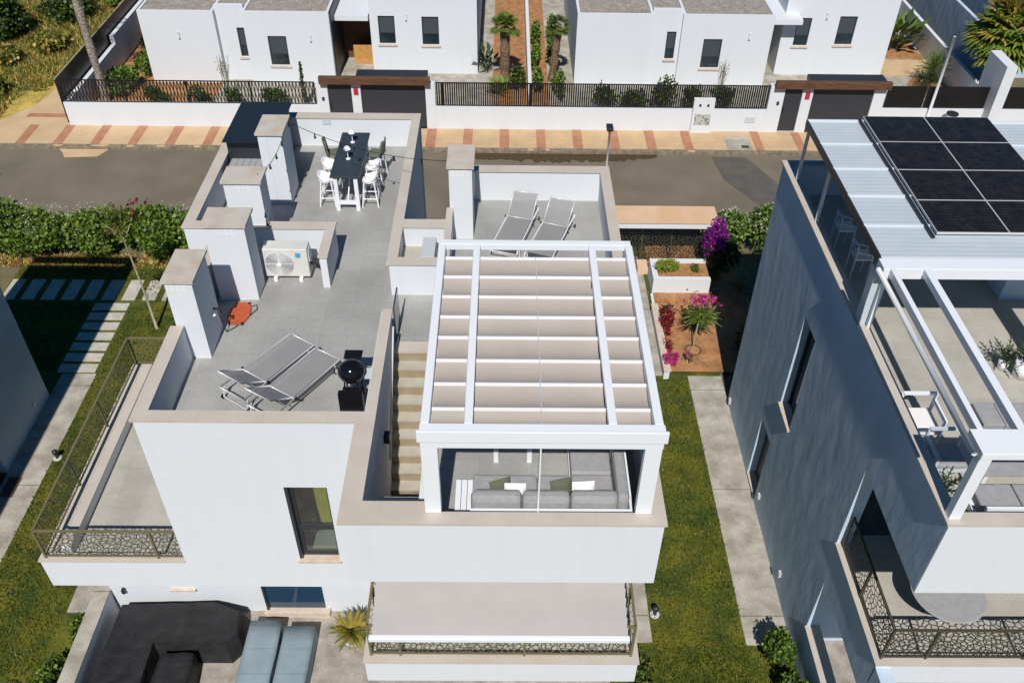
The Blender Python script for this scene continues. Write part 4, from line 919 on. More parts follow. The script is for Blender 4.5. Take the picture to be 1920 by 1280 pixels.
# ================================================================== HEDGES AND GARDEN PLANTS
def shrub(name, lab, cat, c, r, n, size, mats, seed, wts=(4, 3, 2), group=None, stems=4, up=.3, lobes=7, flowers=None, z0=0.0):
    t = thing(name, lab, cat, (c[0], c[1], z0), 0, group); rnd = random.Random(seed); mb = MB(); ms = list(mats)
    if flowers: ms.append(flowers[0])
    for _ in range(lobes):
        a = rnd.uniform(0, 6.28); k = rnd.uniform(.1, .6)
        cc = (c[0]+math.cos(a)*r[0]*k, c[1]+math.sin(a)*r[1]*k, c[2]+rnd.uniform(-.35, .45)*r[2])
        rr = rnd.uniform(.42, .65); clump(mb, cc, (r[0]*rr, r[1]*rr, r[2]*rr), n//lobes, size, rnd, tuple(range(len(mats))), wts[:len(mats)], up=up)
    if flowers:
        for _ in range(flowers[1]):
            d = Vector((rnd.gauss(0, 1), rnd.gauss(0, 1), abs(rnd.gauss(.6, 1)))).normalized(); p = Vector(c)+Vector((d.x*r[0], d.y*r[1], d.z*r[2]))*rnd.uniform(.72, 1.0)
            for _ in range(3): leaf_quad(mb, p, flowers[2], rnd, len(ms)-1, 1, .6)
    mb.build('foliage', ms, t)
    sm = MB()
    for k in range(stems):
        a = rnd.uniform(0, 6.28); sm.tube([(c[0]+math.cos(a)*r[0]*.25, c[1]+math.sin(a)*r[1]*.25, z0), (c[0]+math.cos(a)*r[0]*.5, c[1]+math.sin(a)*r[1]*.45, c[2])], .018, 5)
    sm.build('stems', 'bark_young', t)
    return t
pos_words = ['at the left picture edge', 'second from the left picture edge', 'third from the left picture edge', 'fourth from the left picture edge', 'fifth from the left, with dark red flowers', 'sixth from the left, behind the young tree', 'seventh from the left picture edge', 'second before the villa wall', 'last before the villa wall']
for k in range(9):
    x = -20.9+k*1.56
    shrub('oleander', 'oleander in the street hedge, '+pos_words[k], 'shrub', (x, 29.65+.12*math.sin(k*2), 1.0), (1.35, 1.15, 1.2+.07*math.sin(k*1.7)), 6200, .15, ('leaf', 'leaf_l', 'leaf_d'), 100+k, (4, 4, 1.6), 'oleanders of the street hedge', 16, .5, 9, ('darkred', 26, .12) if k == 4 else ('white_f', 120, .042))
YT = thing('young_tree', 'thin bare-stemmed young tree leaning on the lawn beside the stepping stones', 'tree', (-12.5, 24.8, 0))
MB().tube([(-12.5, 24.8, 0), (-12.62, 25.0, 1.2), (-12.85, 25.3, 2.6), (-13.1, 25.6, 3.6)], .055, 8, r2=.02).build('trunk', 'bark_young', YT, smooth=True)
mb = MB(); rnd = random.Random(41)
for k in range(7): clump(mb, (-13.1+rnd.gauss(0, .35), 25.6+rnd.gauss(0, .35), 3.7+rnd.gauss(0, .4)), .3, 70, .10, rnd, (0, 1), (3, 2), .2)
mb.build('crown', ('leaf_o', 'leaf'), YT)
MB().tube([(-13.1, 25.6, 3.5), (-13.5, 25.4, 4.1)], .015, 5).tube([(-13.0, 25.5, 3.3), (-12.7, 25.9, 4.0)], .015, 5).build('branch', 'bark_young', YT)
shrub('bush', 'small dark shrub beside the patio wall on the left lawn', 'shrub', (-10.85, 12.6, .25), (.25, .5, .4), 700, .09, ('leaf_d', 'leaf', 'leaf_l'), 51)
shrub('bush', 'leafy green shrub outside the patio wall at the bottom picture edge', 'shrub', (-11.0, 11.1, .3), (.45, .8, .45), 1500, .11, ('leaf_d', 'leaf', 'leaf_l'), 52)
shrub('bush', 'dense green shrub at the end of the concrete side path', 'shrub', (7.0, 12.0, .6), (.45, .45, .7), 2600, .09, ('leaf_d', 'leaf', 'leaf_l'), 53, (3, 3, 2))
shrub('bush', 'green shrub in the bottom corner between lawn and the shaded villa wall', 'shrub', (7.1, 10.7, .6), (.4, .7, .6), 2600, .09, ('leaf_d', 'leaf', 'leaf_l'), 54, (3, 3, 2))
shrub('bush', 'small low shrub at the bottom picture edge beside the front balcony', 'shrub', (3.4, 11.2, .2), (.35, .9, .35), 1300, .09, ('leaf_d', 'leaf_o', 'leaf'), 55)
# entrance garden
EG = thing('entrance_gate', 'white entrance canopy with orange stone top over bronze pebble-cut gates', 'gate', (6, 29, 0))
MB().box(4.2, 8.02, 28.35, 29.45, 2.12, 2.36).build('canopy', 'stucco', EG); MB().box(4.16, 8.06, 28.31, 29.49, 2.36, 2.40).build('stone_top', 'orange_stone', EG)
MB().box(4.4, 7.7, 29.0, 29.004, .1, 2.1).build('cut_panel', 'cutout_d', EG)
for x in (4.42, 5.35, 6.5, 7.65): MB().box(x-.03, x+.03, 28.98, 29.04, 0, 2.12).build('post', 'bronze_dark', EG)
MB().box(4.4, 7.7, 28.99, 29.03, 1.45, 1.5).build('rail', 'bronze_dark', EG)
MB().box(5.2, 5.6, 28.3, 28.9, .015, .3).build('step', 'orange_stone', EG)
PL = thing('planter', 'white rendered planter box with peach rim in front of the entrance gate', 'planter', (6.5, 27.4, 0))
MB().box(5.6, 7.75, 26.95, 27.15, 0, .78).box(5.6, 5.8, 27.15, 28.1, 0, .78).box(5.6, 7.75, 28.1, 28.3, 0, .78).box(5.55, 7.75, 26.0, 26.94, 0, .12).build('walls', 'stucco', PL)
MB().box(5.8, 7.75, 27.15, 28.1, .1, .70).build('soil', 'soil', PL)
shrub('bush', 'round lime green bush in the white planter', 'shrub', (6.2, 27.55, .95), (.55, .42, .35), 1500, .07, ('leaf_y', 'leaf_y', 'leaf_l'), 61, z0=.7, up=1)
shrub('bush', 'small dark ball bush beside the lime bush in the planter', 'shrub', (7.25, 27.6, .85), (.2, .2, .2), 420, .05, ('leaf_d', 'leaf', 'leaf'), 62, z0=.7)
shrub('bougainvillea', 'purple bougainvillea climbing beside the entrance canopy', 'shrub', (8.0, 28.3, 1.5), (.45, .6, 1.1), 1500, .09, ('leaf_d', 'purple', 'purple'), 63, (2, 3, 3), flowers=('purple', 260, .09))
shrub('bush', 'yellow-green hedge shrub with pale blossoms by the street, beside the bougainvillea', 'shrub', (8.9, 29.6, 1.2), (.9, .8, 1.0), 3600, .12, ('leaf', 'leaf_l', 'leaf_d'), 64, flowers=('white_f', 130, .06), group='hedge shrubs by the shaded villa')
shrub('bush', 'yellow-green hedge shrub with pale blossoms by the street, against the shaded villa', 'shrub', (10.5, 29.8, 1.25), (1.0, .8, 1.05), 3600, .12, ('leaf', 'leaf_l', 'leaf_d'), 65, flowers=('white_f', 150, .06), group='hedge shrubs by the shaded villa')
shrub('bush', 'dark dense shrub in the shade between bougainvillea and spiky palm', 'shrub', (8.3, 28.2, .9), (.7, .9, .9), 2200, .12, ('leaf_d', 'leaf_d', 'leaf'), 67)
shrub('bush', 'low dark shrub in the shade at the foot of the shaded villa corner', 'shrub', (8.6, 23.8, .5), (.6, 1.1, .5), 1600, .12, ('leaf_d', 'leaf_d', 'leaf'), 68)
YC = thing('spiky_palm', 'spiky fan-leaved palm in shadow behind the shaded villa corner', 'palm', (8.7, 26.4, 0)); mb = MB(); rnd = random.Random(66)
for k in range(60): frond(mb, (8.7, 26.4, .8), k*2.399, R(rnd.uniform(-5, 75)), rnd.uniform(.8, 1.15), .02, rnd, 0, .5, 8, .16)
mb.build('fronds', 'frond_g', YC); MB().tube([(8.7, 26.4, 0), (8.7, 26.4, .85)], .12, 8).build('trunk', 'trunk_dark', YC)
BD = thing('raised_bed_edge', 'peach coloured stone kerb edging the flower bed', 'kerb', (5.6, 24, 0))
MB().box(5.45, 5.64, 22.35, 25.95, 0, .38).build('wall', 'stucco', BD); MB().box(5.43, 5.68, 22.3, 25.97, .38, .41).build('stone_top', 'sill', BD)
OLT = thing('standard_oleander', 'small round-headed oleander with pink blossoms and its ring stand in the orange soil', 'tree', (6.65, 23.75, .16))
MB().tube([(6.65, 23.75, .16), (6.72, 23.9, 1.0), (6.8, 24.1, 1.5)], .025, 6).build('trunk', 'bark_young', OLT)
mb = MB(); rnd = random.Random(71)
for k in range(200): frond(mb, (6.85+rnd.gauss(0, .12), 24.15+rnd.gauss(0, .12), 1.35), k*2.4, R(rnd.uniform(-30, 80)), rnd.uniform(.4, .6), .016, rnd, rnd.choice((0, 0, 1)), .4, 5, .11)
for _ in range(170):
    p = Vector((6.85, 24.45, 1.75))+Vector((rnd.gauss(0, .22), rnd.gauss(0, .18), rnd.gauss(0, .08))); leaf_quad(mb, p, .1, rnd, 2, 1, .6)
mb.build('crown', ('frond', 'leaf_l', 'pink'), OLT)
MB().tube([(6.65+.28*math.cos(a*.3927), 23.65+.28*math.sin(a*.3927), .19) for a in range(17)], .015, 5, cap=False).build('ring_stand', 'dark', OLT)
shrub('flower_shrub', 'dark crimson leaved shrub spilling over the bed kerb', 'shrub', (5.9, 25.0, .45), (.32, 1.0, .32), 900, .10, ('crimson', 'darkred', 'leaf_d'), 72, (3, 3, 2), z0=.16)
shrub('flower_shrub', 'tangle of thin dark red twigs on the bed kerb nearer the path end', 'shrub', (5.75, 23.6, .42), (.22, .55, .2), 260, .07, ('crimson', 'darkred', 'leaf_o'), 76, (3, 3, 2), z0=.16)
shrub('bush', 'low pale green ground cover in the orange soil beside the planter', 'shrub', (6.9, 25.4, .25), (.5, .35, .14), 420, .07, ('leaf_l', 'leaf', 'leaf_o'), 77, z0=.16)
shrub('flower_shrub', 'magenta flowering plant at the near end of the flower bed', 'shrub', (5.75, 22.85, .5), (.36, .28, .26), 500, .09, ('pink', 'pink', 'leaf'), 73, (4, 3, 1), z0=.16)
shrub('flower_shrub', 'small magenta flower clump beside the brighter one at the end of the bed', 'shrub', (6.35, 23.0, .45), (.2, .2, .2), 180, .08, ('pink', 'leaf', 'leaf'), 74, (3, 1, 1), z0=.16)
tag(shrub('bush', 'dark twiggy shrub in the gap between the two roof blocks beside the street', 'shrub', (-1.9, 27.5, 1.0), (.7, .6, .9), 1000, .10, ('leaf_d', 'darkred', 'leaf_d'), 75), 'dark twiggy shrub in the gap between the two roof blocks beside the street', 'shrub')
SL = thing('street_lamp', 'slim white street lamp with small dark head standing at the road', 'street lamp', (4.12, 32.2, 0))
MB().tube([(4.12, 32.2, 0), (4.12, 32.2, 4.15)], .055, 10, r2=.04).build('pole', 'white_metal', SL, smooth=True); MB().box(3.99, 4.25, 32.05, 32.5, 4.15, 4.30).build('lamp_head', 'dark', SL, bevel=.03)

# ================================================================== FAR SIDE OF THE STREET
def far_house(label, x_off, left):
    return thing('far_house', label, 'house', (x_off, 50, 0), 0, 'single storey white houses across the street')
def window(par, x0, x1, y, z0, z1, m='glass'):
    f = MB().box(x0, x0+.06, y-.004, y+.05, z0, z1).box(x1-.06, x1, y-.004, y+.05, z0, z1).box(x0+.06, x1-.06, y-.004, y+.05, z1-.06, z1).box(x0+.06, x1-.06, y-.004, y+.05, z0, z0+.06).build('window', 'frame', par)
    MB().box(x0+.06, x1-.06, y+.01, y+.03, z0+.06, z1-.06).build('pane', m, f)
    MB().box(x0+.06, x1-.06, y+.004, y+.0095, z0+.06+(z1-z0)*.34, z1-.06).build('blind', 'blind', f)
    MB().box(x0-.08, x1+.08, y-.14, y-.005, z0-.12, z0-.02).build('sill', 'sill', f)
def wlamp(par, x, y, z):
    l = MB().box(x-.05, x+.05, y-.08, y-.002, z-.16, z+.16).build('wall_lamp', 'grey_metal', par); MB().box(x-.03, x+.03, y-.083, y-.08, z-.1, z+.06).build('diffuser', 'white_plastic', l)
# house A (behind the left of the street)
HA = far_house('white far house across the street with the light canopy left of the palms', -10, True)
mb = MB()
def shell(mb, x0, x1, y0, y1, top, par=.13, roof=-.07, cut=()):
    """Flat-roofed block with a thin parapet; roof surface lies a little below the parapet top."""
    grid_wall(mb, 'y', y0, y0+par, (x0, x1), (0, top), [])
    mb.box(x0, x0+par, y0+par, y1, 0, top); mb.box(x1-par, x1, y0+par, y1, 0, top); mb.box(x0+par, x1-par, y1-par, y1, 0, top)
    mb.box(x0+par, x1-par, y0+par, y1-par, 0, top+roof)
def shell_hole(mb, x0, x1, y0, y1, top, holes, par=.13, roof=-.07):
    grid_wall(mb, 'y', y0, y0+par, (x0, x1), (0, top), holes)
    mb.box(x0, x0+par, y0+par, y1, 0, top); mb.box(x1-par, x1, y0+par, y1, 0, top); mb.box(x0+par, x1-par, y1-par, y1, 0, top)
    mb.box(x0+par, x1-par, y0+par, y1-par, 0, top+roof)
wa = [(-13.80, -13.42, 1.35, 2.88), (-12.2, -11.25, 1.05, 2.60)]
shell(mb, -18.55, -14.75, 44.9, 56, 3.85)
grid_wall(mb, 'y', 45.25, 45.45, (-14.75, -13.3), (0, 4.05), [wa[0]]); mb.box(-14.75, -13.3, 45.45, 56, 0, 3.7)
shell_hole(mb, -13.3, -8.95, 44.9, 56, 3.85, [wa[1]])
shell_hole(mb, -7.1, -1.52, 46.2, 57, 4.4, [(-6.67, -5.81, 1.72, 3.20), (-4.40, -3.52, 1.68, 3.18)], roof=-.07)
mb.box(-8.95, -7.1, 52.0, 57, 0, 4.3)
mb.build('walls', 'stucco', HA)
MB().box(-18.41, -14.9, 45.04, 55.8, 3.7, 3.81).box(-13.15, -9.09, 45.04, 55.8, 3.7, 3.81).box(-14.75, -13.3, 45.6, 55.8, 3.7, 3.811).build('gravel_roof', 'gravel', HA)
MB().box(-8.9, -7.15, 46.0, 48.5, 3.0, 3.25).build('entrance_canopy', 'stucco', HA)
MB().box(-8.9, -7.1, 48.2, 48.3, .1, 2.9).build('door', 'timber', HA); MB().box(-8.3, -7.1, 47.4, 47.5, .1, 1.1).build('screen', 'timber_orange', HA); MB().box(-8.94, -8.90, 45.2, 52, 0, 3.8).build('cladding', 'dark', HA)
window(HA, *wa[0][:2], 45.33, *wa[0][2:]); window(HA, *wa[1][:2], 44.98, *wa[1][2:]); window(HA, -6.67, -5.81, 46.28, 1.72, 3.20); window(HA, -4.40, -3.52, 46.28, 1.68, 3.18)
wlamp(HA, -16.7, 44.9, 2.6); wlamp(HA, -10.0, 44.9, 2.5); wlamp(HA, -5.2, 46.2, 3.15)
# house B
HB = far_house('white far house across the street behind the small street lamp', 12, False)
mb = MB(); wb = [(8.26, 8.74, 1.5, 2.95), (10.14, 11.1, 1.14, 2.68)]
shell(mb, 3.6, 7.45, 44.9, 56, 3.93); grid_wall(mb, 'y', 45.15, 45.35, (7.45, 8.95), (0, 4.1), [wb[0]]); mb.box(7.45, 8.95, 45.35, 56, 0, 3.7)
shell_hole(mb, 8.95, 13.6, 44.9, 56, 3.93, [wb[1]])
shell_hole(mb, 14.6, 20.45, 46.6, 57, 4.5, [(15.3, 16.05, 1.68, 3.17), (17.5, 18.42, 1.76, 3.28)], roof=-.07)
mb.box(13.6, 14.6, 50, 57, 0, 4.3)
mb.build('walls', 'stucco', HB)
MB().box(3.74, 7.31, 45.04, 55.8, 3.7, 3.89).box(9.09, 13.46, 45.04, 55.8, 3.7, 3.89).box(7.46, 8.94, 45.5, 55.8, 3.7, 3.891).build('gravel_roof', 'gravel', HB)
MB().box(13.61, 15.3, 45.7, 49, 3.15, 3.4).build('entrance_canopy', 'stucco', HB); MB().box(13.62, 14.59, 48.9, 49.0, .1, 2.9).build('door', 'timber', HB)
window(HB, *wb[0][:2], 45.22, *wb[0][2:]); window(HB, *wb[1][:2], 44.98, *wb[1][2:]); window(HB, 15.3, 16.05, 46.68, 1.68, 3.17); window(HB, 17.5, 18.42, 46.68, 1.76, 3.28)
wlamp(HB, 12.45, 44.9, 2.85); wlamp(HB, 16.8, 46.6, 3.3)
# street boundary walls
def wall_thing(lab, boxes, name='boundary_wall', m='stucco'):
    t = MB()
    for b in boxes: t.box(*b)
    return tag(t.build(name, m), lab, 'wall')
wall_thing('long white boundary wall across the street under the diagonal mesh fence', [(-21.12, -8.95, 39.9, 40.12, 0, 1.30), (-8.95, -8.43, 39.88, 40.2, 0, 2.44), (-7.3, -6.87, 39.88, 40.2, 0, 2.44), (-3.8, -3.35, 39.88, 40.2, 0, 2.44)])
wall_thing('white boundary wall across the street under the vertical slat fence', [(-3.35, 12.55, 39.9, 40.12, 0, 1.28), (12.55, 13.25, 39.88, 40.2, 0, 2.5), (14.1, 14.6, 39.88, 40.2, 0, 2.5), (17.5, 18.05, 39.88, 40.2, 0, 2.5)])
wall_thing('white boundary wall across the street under the solid black fence panels', [(18.05, 23.0, 39.9, 40.12, 0, 1.40), (23.5, 60, 39.9, 40.12, 0, 1.40)])
wall_thing('white side wall with stepped top beside the vacant lot', [(-21.12, -20.9, 40.12, 46.8, 0, 1.30), (-21.12, -20.9, 46.8, 60, 0, 1.75)])
wall_thing('thin white garden wall between the two far houses with a pole-like end', [(1.12, 1.3, 40.12, 60, 0, 1.35)])
wall_thing('low white-capped garden wall behind the yucca right of the far house', [(23.7, 23.9, 40.13, 62, 0, 1.5)])
tag(MB().tube([(20.36, 39.8, 0), (20.36, 39.8, 5.0)], .07, 12).build('white_pole', 'stucco', smooth=True), 'thin tall white pole at the street in front of the solid black fence', 'pole')
wall_thing('thick tall white wall end rising at the street behind the solar panels', [(23.0, 23.5, 39.3, 41.2, 0, 3.8)])
tag(MB().box(25.2, 25.4, 44.5, 62, 0, 2.8).build('garden_wall', 'stucco_shade_tint'), 'bluish shaded garden wall between the white-capped garden wall and the fan palm', 'wall')
sh_ = thing('corner_villa', 'bluish shaded villa wall at the top right behind the fan palm', 'house', (28, 52, 0)); MB().box(26.6, 34, 46.5, 60, 0, 6.5).build('walls', 'stucco_shade_tint', sh_); MB().box(26.5, 34, 46.4, 60, 6.5, 6.6).build('coping', 'stone', sh_)
# fences
def mesh_fence(lab):
    t = thing('mesh_fence', lab, 'fence', (-15, 40, 1.3)); mb = MB(); z0, z1 = 1.33, 2.38
    x = -21.1
    while x < -9.1:
        mb.bar((x, 40.0, z0), (x+.16, 40.0, z1), .034, .03); mb.bar((x+.16, 40.02, z0), (x, 40.02, z1), .034, .03); x += .16
    mb.build('lattice', 'black', t); MB().box(-21.12, -9.05, 39.98, 40.04, z1, z1+.04).box(-21.12, -9.05, 39.98, 40.04, z0-.03, z0).build('rail', 'black', t)
    for x in (-21.1, -18.1, -15.1, -12.1, -9.07): MB().box(x-.03, x+.03, 39.97, 40.05, z0, z1).build('post', 'black', t)
mesh_fence('black diagonal lattice fence on the white street wall')
t = thing('screen_fence', 'dark privacy screen running along the side wall beside the vacant lot', 'fence', (-21.2, 45, 1.3)); MB().box(-21.24, -21.20, 40.0, 60, .2, 2.4).build('screen', 'black', t); MB().box(-21.26, -21.18, 40.0, 60, 2.4, 2.44).build('rail', 'bark_young', t)
t = thing('slat_fence', 'black vertical slat fence on the long white wall before the far palms', 'fence', (5, 40, 1.3)); mb = MB(); x = -3.3
while x < 12.5: mb.box(x, x+.066, 39.985, 40.025, 1.32, 2.42); x += .105
mb.build('slats', 'black', t); MB().box(-3.32, 12.54, 39.975, 40.035, 2.42, 2.46).box(-3.32, 12.54, 39.975, 40.035, 1.29, 1.32).build('rail', 'black', t)
for x in (-3.0, 1.2, 4.9, 8.6, 12.3): MB().box(x-.03, x+.03, 40.03, 40.09, 1.29, 2.42).build('post', 'black', t)
t = thing('panel_fence', 'solid black panel fence on the white wall beside the far garage', 'fence', (21, 40, 1.4)); MB().box(18.15, 20.0, 39.98, 40.02, 1.42, 2.5).build('panel', 'black', t); MB().box(20.05, 22.98, 39.98, 40.02, 1.42, 2.5).build('panel', 'black', t); MB().box(23.52, 34, 39.98, 40.02, 1.42, 2.5).build('panel', 'black', t)
# gates, garage doors, lintels
for (g0, g1, d0, d1, l0, l1, s) in ((-8.43, -7.3, -6.87, -3.8, -8.75, -3.55, 'left of the slat fence'), (13.25, 14.1, 14.6, 17.5, 12.7, 18.15, 'right of the slat fence')):
    t = thing('garden_gate', 'narrow anthracite pedestrian gate across the street, '+s, 'gate', (g0, 40, 0)); MB().box(g0+.02, g1-.02, 39.95, 40.0, .15, 2.42).build('leaf', 'garage', t); MB().box(g0+.08, g0+.12, 39.9, 39.95, 1.15, 1.4).build('handle', 'black', t)
    MB().box(g0, g1, 39.85, 40.1, .122, .16).build('threshold', 'stone', t)
    t = thing('garage_door', 'wide anthracite garage gate across the street, '+s, 'garage door', (d0, 40, 0)); MB().box(d0+.02, d1-.02, 39.98, 40.03, .13, 2.42).build('boards', 'garage', t)
    t = thing('lintel', 'long dark timber lintel over the gates across the street, '+s, 'beam', (l0, 40, 2.45)); MB().box(l0, l1, 39.62, 39.86, 2.46, 2.82).build('beam', 'timber', t, bevel=.02); MB().box(l0+1.7, l1-.15, 39.87, 40.7, 2.5, 2.75).build('roof', 'dark', t)
    xp = (g1+d0)/2
    tag(MB().box(xp-.11, xp+.11, 39.855, 39.879, 1.85, 2.2).build('alarm_sign', 'red'), 'small red sign on the white pillar between the two gates, '+s, 'sign')
    tag(MB().box(g0-.3, g0-.18, 39.85, 39.879, 1.55, 1.72).build('door_intercom', 'dark'), 'small dark intercom beside the pedestrian gate, '+s, 'intercom')
t = thing('meter_cabinet', 'white meter cabinet with two square holes and a patterned metal door in the street wall', 'cabinet', (9.5, 39.9, 0))
MB().box(8.98, 9.98, 39.72, 39.899, 0, 1.88).build('body', 'stucco', t); MB().box(9.1, 9.86, 39.71, 39.719, .55, 1.1).build('door', 'meter', t)
for x in (9.24, 9.62): MB().box(x, x+.1, 39.70, 39.719, 1.5, 1.62).build('meter_window', 'black', t)
tag(MB().box(11.6, 12.08, 39.87, 39.899, .62, .9).build('letterbox', 'grey_metal'), 'grey rectangular letterbox plate in the white street wall', 'letterbox')
tag(MB().box(11.25, 11.6, 38.25, 38.5, .1265, .135).build('manhole_cover', 'dark'), 'dark square utility cover in the sidewalk', 'manhole cover')
t = thing('litter_bin', 'dark rimmed wall-mounted bin glimpsed above the solar panels', 'bin', (21.2, 39.5, 0)); MB().lathe([(.2, .4), (.26, 1.35), (.26, 1.4)], (21.3, 39.4, 0), 16).build('body', 'grey_metal', t); MB().lathe([(.28, 1.4), (.28, 1.45), (.2, 1.46)], (21.3, 39.4, 0), 16).build('rim', 'dark', t)
# trees and palms
def palm(name, lab, x, y, h, r, mats, seed, fl, n=34, kind='feather', bark='trunk_dark', lean=(0, 0)):
    t = thing(name, lab, 'palm', (x, y, 0)); rnd = random.Random(seed)
    pts = [(x+lean[0]*i/8, y+lean[1]*i/8, h*i/8) for i in range(9)]
    MB().tube(pts, [r*(1.15 if i % 2 else .95)*(1.25 if i == 0 else 1) for i in range(9)], 12).build('trunk', bark, t)
    mb = MB(); top = (x+lean[0], y+lean[1], h)
    for k in range(n):
        if kind == 'feather': frond(mb, top, k*2.399, R(rnd.uniform(-15, 80)), fl*rnd.uniform(.8, 1.1), .03, rnd, rnd.choice((0, 0, 1)), 1.0, 14, fl*.25)
        else: fan_leaf(mb, top, k*2.399, R(rnd.uniform(-35, 80)), fl*.5, fl*.55, rnd, rnd.choice((0, 0, 1)))
    mb.build('crown', mats, t); return t
palm('palm_tree', 'short palm with thick brown trunk between the far houses, left of the thin wall', -.05, 45.1, 3.1, .24, ('frond', 'leaf_l'), 91, .9, 22, 'fan')
palm('palm_tree', 'slimmer palm between the far houses, right of the thin wall', 2.45, 45.5, 3.0, .2, ('leaf_d', 'frond'), 92, .7, 14, 'fan', lean=(.25, 0))
palm('palm_tree', 'large fan palm with bright green crown at the top right corner', 25.0, 43.4, 3.7, .3, ('leaf_l', 'frond_y'), 93, 2.3, 90, 'fan')
palm('tall_palm', 'tall palm with pale mottled trunk behind the lattice fence', -20.3, 42.6, 7.4, .18, ('frond', 'leaf_d'), 94, 2.0, 30, 'feather', 'trunk')
def strap(name, lab, x, y, n, l, seed, mats=('leaf', 'leaf_d'), z=.05):
    t = thing(name, lab, 'plant', (x, y, z)); rnd = random.Random(seed); mb = MB()
    for k in range(n):
        az = rnd.uniform(0, 6.28); el = R(rnd.uniform(35, 85)); b = Vector((x+rnd.gauss(0, .15), y+rnd.gauss(0, .15), z)); d = Vector((math.cos(az)*math.cos(el), math.sin(az)*math.cos(el), math.sin(el)))
        s_ = d.cross(Vector((0, 0, 1))).normalized(); L_ = l*rnd.uniform(.6, 1.1); c = b+d*L_*.6; e = b+d*L_+Vector((math.cos(az), math.sin(az), -.25))*L_*.12
        mb.tube([b, c], .012, 4, 1); mb.face([c, c+(e-c)*.5+s_*L_*.09, e, c+(e-c)*.5-s_*L_*.09], rnd.choice((0, 1)))
    mb.build('leaves', mats, t); return t
strap('strelitzia', 'large strap-leaved strelitzia in the orange bed beside the far house', 22.4, 50.3, 70, 2.2, 101)
t = thing('yucca', 'spiky yucca in the near orange bed beside the far house', 'plant', (22.6, 45.4, .05)); mb = MB(); rnd = random.Random(102)
for k in range(90): frond(mb, (22.65, 45.4, 1.1), k*2.399, R(rnd.uniform(-20, 85)), rnd.uniform(.8, 1.1), .025, rnd, rnd.choice((0, 1)), .35, 5, .1)
for k in range(60): frond(mb, (22.3, 44.6, .7), k*2.399, R(rnd.uniform(-20, 85)), rnd.uniform(.6, .9), .025, rnd, 2, .35, 5, .1)
mb.build('leaves', ('leaf_l', 'leaf', 'leaf_d'), t); MB().tube([(22.6, 45.4, .05), (22.65, 45.4, 1.1)], .08, 8).tube([(22.3, 44.6, .05), (22.3, 44.6, .7)], .07, 8).build('trunk', 'trunk_dark', t)
strap('strelitzia', 'dark-leaved strelitzia beside the palm trunk left of the thin wall', -1.0, 46.6, 26, 1.5, 103, ('leaf_d', 'leaf_d'))
strap('agave', 'spiky light green agave at the foot of the palm left of the thin wall', -.35, 44.0, 60, .9, 104, ('leaf_l', 'leaf'))
shrub('bush', 'dark round bush above the street wall between palms and slat fence', 'shrub', (.6, 44.6, .7), (.5, .6, .7), 900, .14, ('leaf_d', 'leaf', 'leaf_d'), 105)
for k, (x, y) in enumerate(((1.65, 44.6), (1.6, 47.4), (1.7, 50.2), (2.7, 44.0), (2.5, 48.0), (2.6, 51.0))):
    shrub('bush', 'shrub between the far houses, %s' % ('left row, nearest the fence', 'left row, second', 'left row, third', 'right row, nearest the fence', 'right row, second', 'right row, third')[k], 'shrub', (x, y, .65), (.3, 1.3, .7), 800, .14, ('leaf', 'leaf_l', 'leaf_d'), 110+k, group='shrubs in the narrow far bed')
for k, (x, y, w_) in enumerate(((-19.6, 44.0, 'nearest the lattice fence'), (-19.3, 46.4, 'in the middle of the bed'), (-19.6, 49.0, 'toward the top picture edge'))):
    shrub('bush', 'low bush between side wall and far house, '+w_, 'shrub', (x, y, .6), (.85, 1.3, .65), 1900, .15, ('leaf', 'leaf_l', 'leaf_d'), 120+k, group='bushes in the bed by the side wall')
for k, (x, r_, h) in enumerate(((-17.6, .45, .5), (-15.2, .5, .45), (-13.7, .4, .4), (-11.6, .5, .45), (5.0, .5, .6), (6.6, .6, .5), (8.0, .5, .8), (9.4, .45, .6), (11.0, .5, .6))):
    shrub('bush', 'dark low bush behind the street fence %s' % ('below the far left wall lamp', 'third of the way along the lattice', 'under the pale bare shrub', 'below the square window', 'near the corner of the second far house', 'left of the narrow window', 'below the narrow window', 'behind the meter cabinet', 'below the wide window of the second far house')[k], 'shrub', (x, 42.3, h*1.15), (r_*1.5, r_*1.2, h*1.25), 900, .13, ('leaf_d', 'leaf', 'leaf_d'), 130+k, group='low bushes behind the street fences')
t = thing('cypress', 'slim dark cypress standing behind the lattice fence', 'tree', (-10.1, 42.2, 0)); mb = MB(); rnd = random.Random(140)
for k in range(10): clump(mb, (-10.1, 42.2, .3+k*.22), (.2-.017*k, .2-.017*k, .2), 70, .08, rnd, (0, 1), (4, 1), .4, 2)
mb.build('crown', ('leaf_d', 'leaf'), t); MB().tube([(-10.1, 42.2, 0), (-10.1, 42.2, 2.2)], .03, 6).build('trunk', 'bark_young', t)
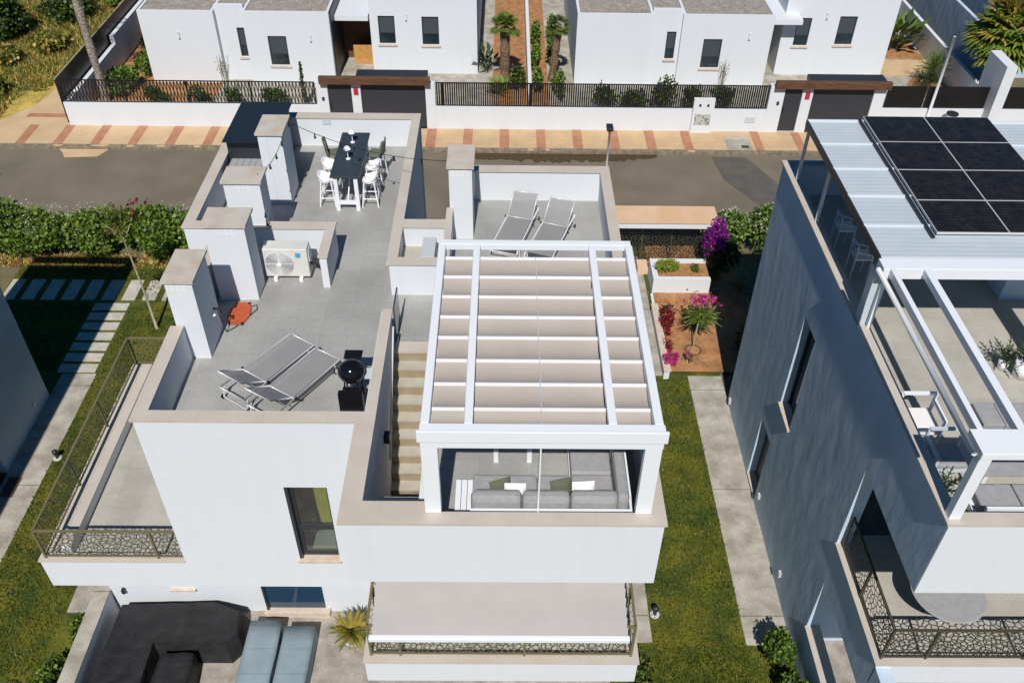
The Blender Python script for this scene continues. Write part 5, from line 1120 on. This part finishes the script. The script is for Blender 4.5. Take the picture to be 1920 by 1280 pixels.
for k, (x, y) in enumerate(((-14.1, 42.8), (10.9, 42.9))):
    t = thing('bare_shrub', 'wispy bare shrub against the far house, '+('left of the narrow window' if k == 0 else 'below the wide window'), 'shrub', (x, y, 0)); rnd = random.Random(150+k); mb = MB()
    for _ in range(16):
        a = rnd.uniform(0, 6.28); mb.tube([(x, y, 0), (x+.15*math.cos(a), y+.15*math.sin(a), 1.2), (x+.4*math.cos(a)*rnd.random(), y+.4*math.sin(a)*rnd.random(), rnd.uniform(1.8, 2.5))], .01, 4)
    mb.build('twigs', 'bark_young', t); mb = MB(); clump(mb, (x, y, 1.9), (.35, .35, .6), 110, .07, rnd, (0,), (1,), .1); mb.build('foliage', ('leaf_o',), t)
lots = [(-28.6, 50.2, 2.0, 2.2, 1.7, 'big dark green tree at the top left corner of the vacant lot', ('leaf_d', 'leaf', 'leaf_d'), 4600), (-26.0, 53.3, 1.9, 1.7, .9, 'dark leaf mass put in for the black shadow beside the vacant lot tree', ('leaf_d', 'leaf_d', 'leaf'), 2600), (-27.4, 46.8, 1.1, .9, .6, 'olive weed bush in the middle of the vacant lot', ('leaf_o', 'leaf', 'leaf_dry'), 1300),  # second entry: dark leaves added where the tree's black shadow lies
        (-25.4, 48.6, 1.0, 1.2, .6, 'yellow-green weed bush near the pale palm trunk', ('leaf_o', 'leaf_l', 'leaf_dry'), 1300), (-26.3, 43.2, 1.2, .9, .55, 'green weed bush at the sidewalk corner of the vacant lot', ('leaf', 'leaf_l', 'leaf_o'), 1700), (-28.6, 43.4, 1.0, .9, .5, 'green weed bush at the left picture edge above the sidewalk', ('leaf', 'leaf_o', 'leaf_d'), 1300), (-23.6, 55.5, 1.6, 1.4, .8, 'bright bush at the top picture edge near the dark screen', ('leaf_l', 'leaf', 'leaf_o'), 1500)]
for k, (x, y, rx, ry, rz_, lab, ms, n) in enumerate(lots): shrub('wild_shrub' if k else 'wild_tree', lab, 'tree' if k == 0 else 'shrub', (x, y, rz_*.9), (rx, ry, rz_), n, .22, ms, 160+k, (3, 2, 2), z0=.09, lobes=10)
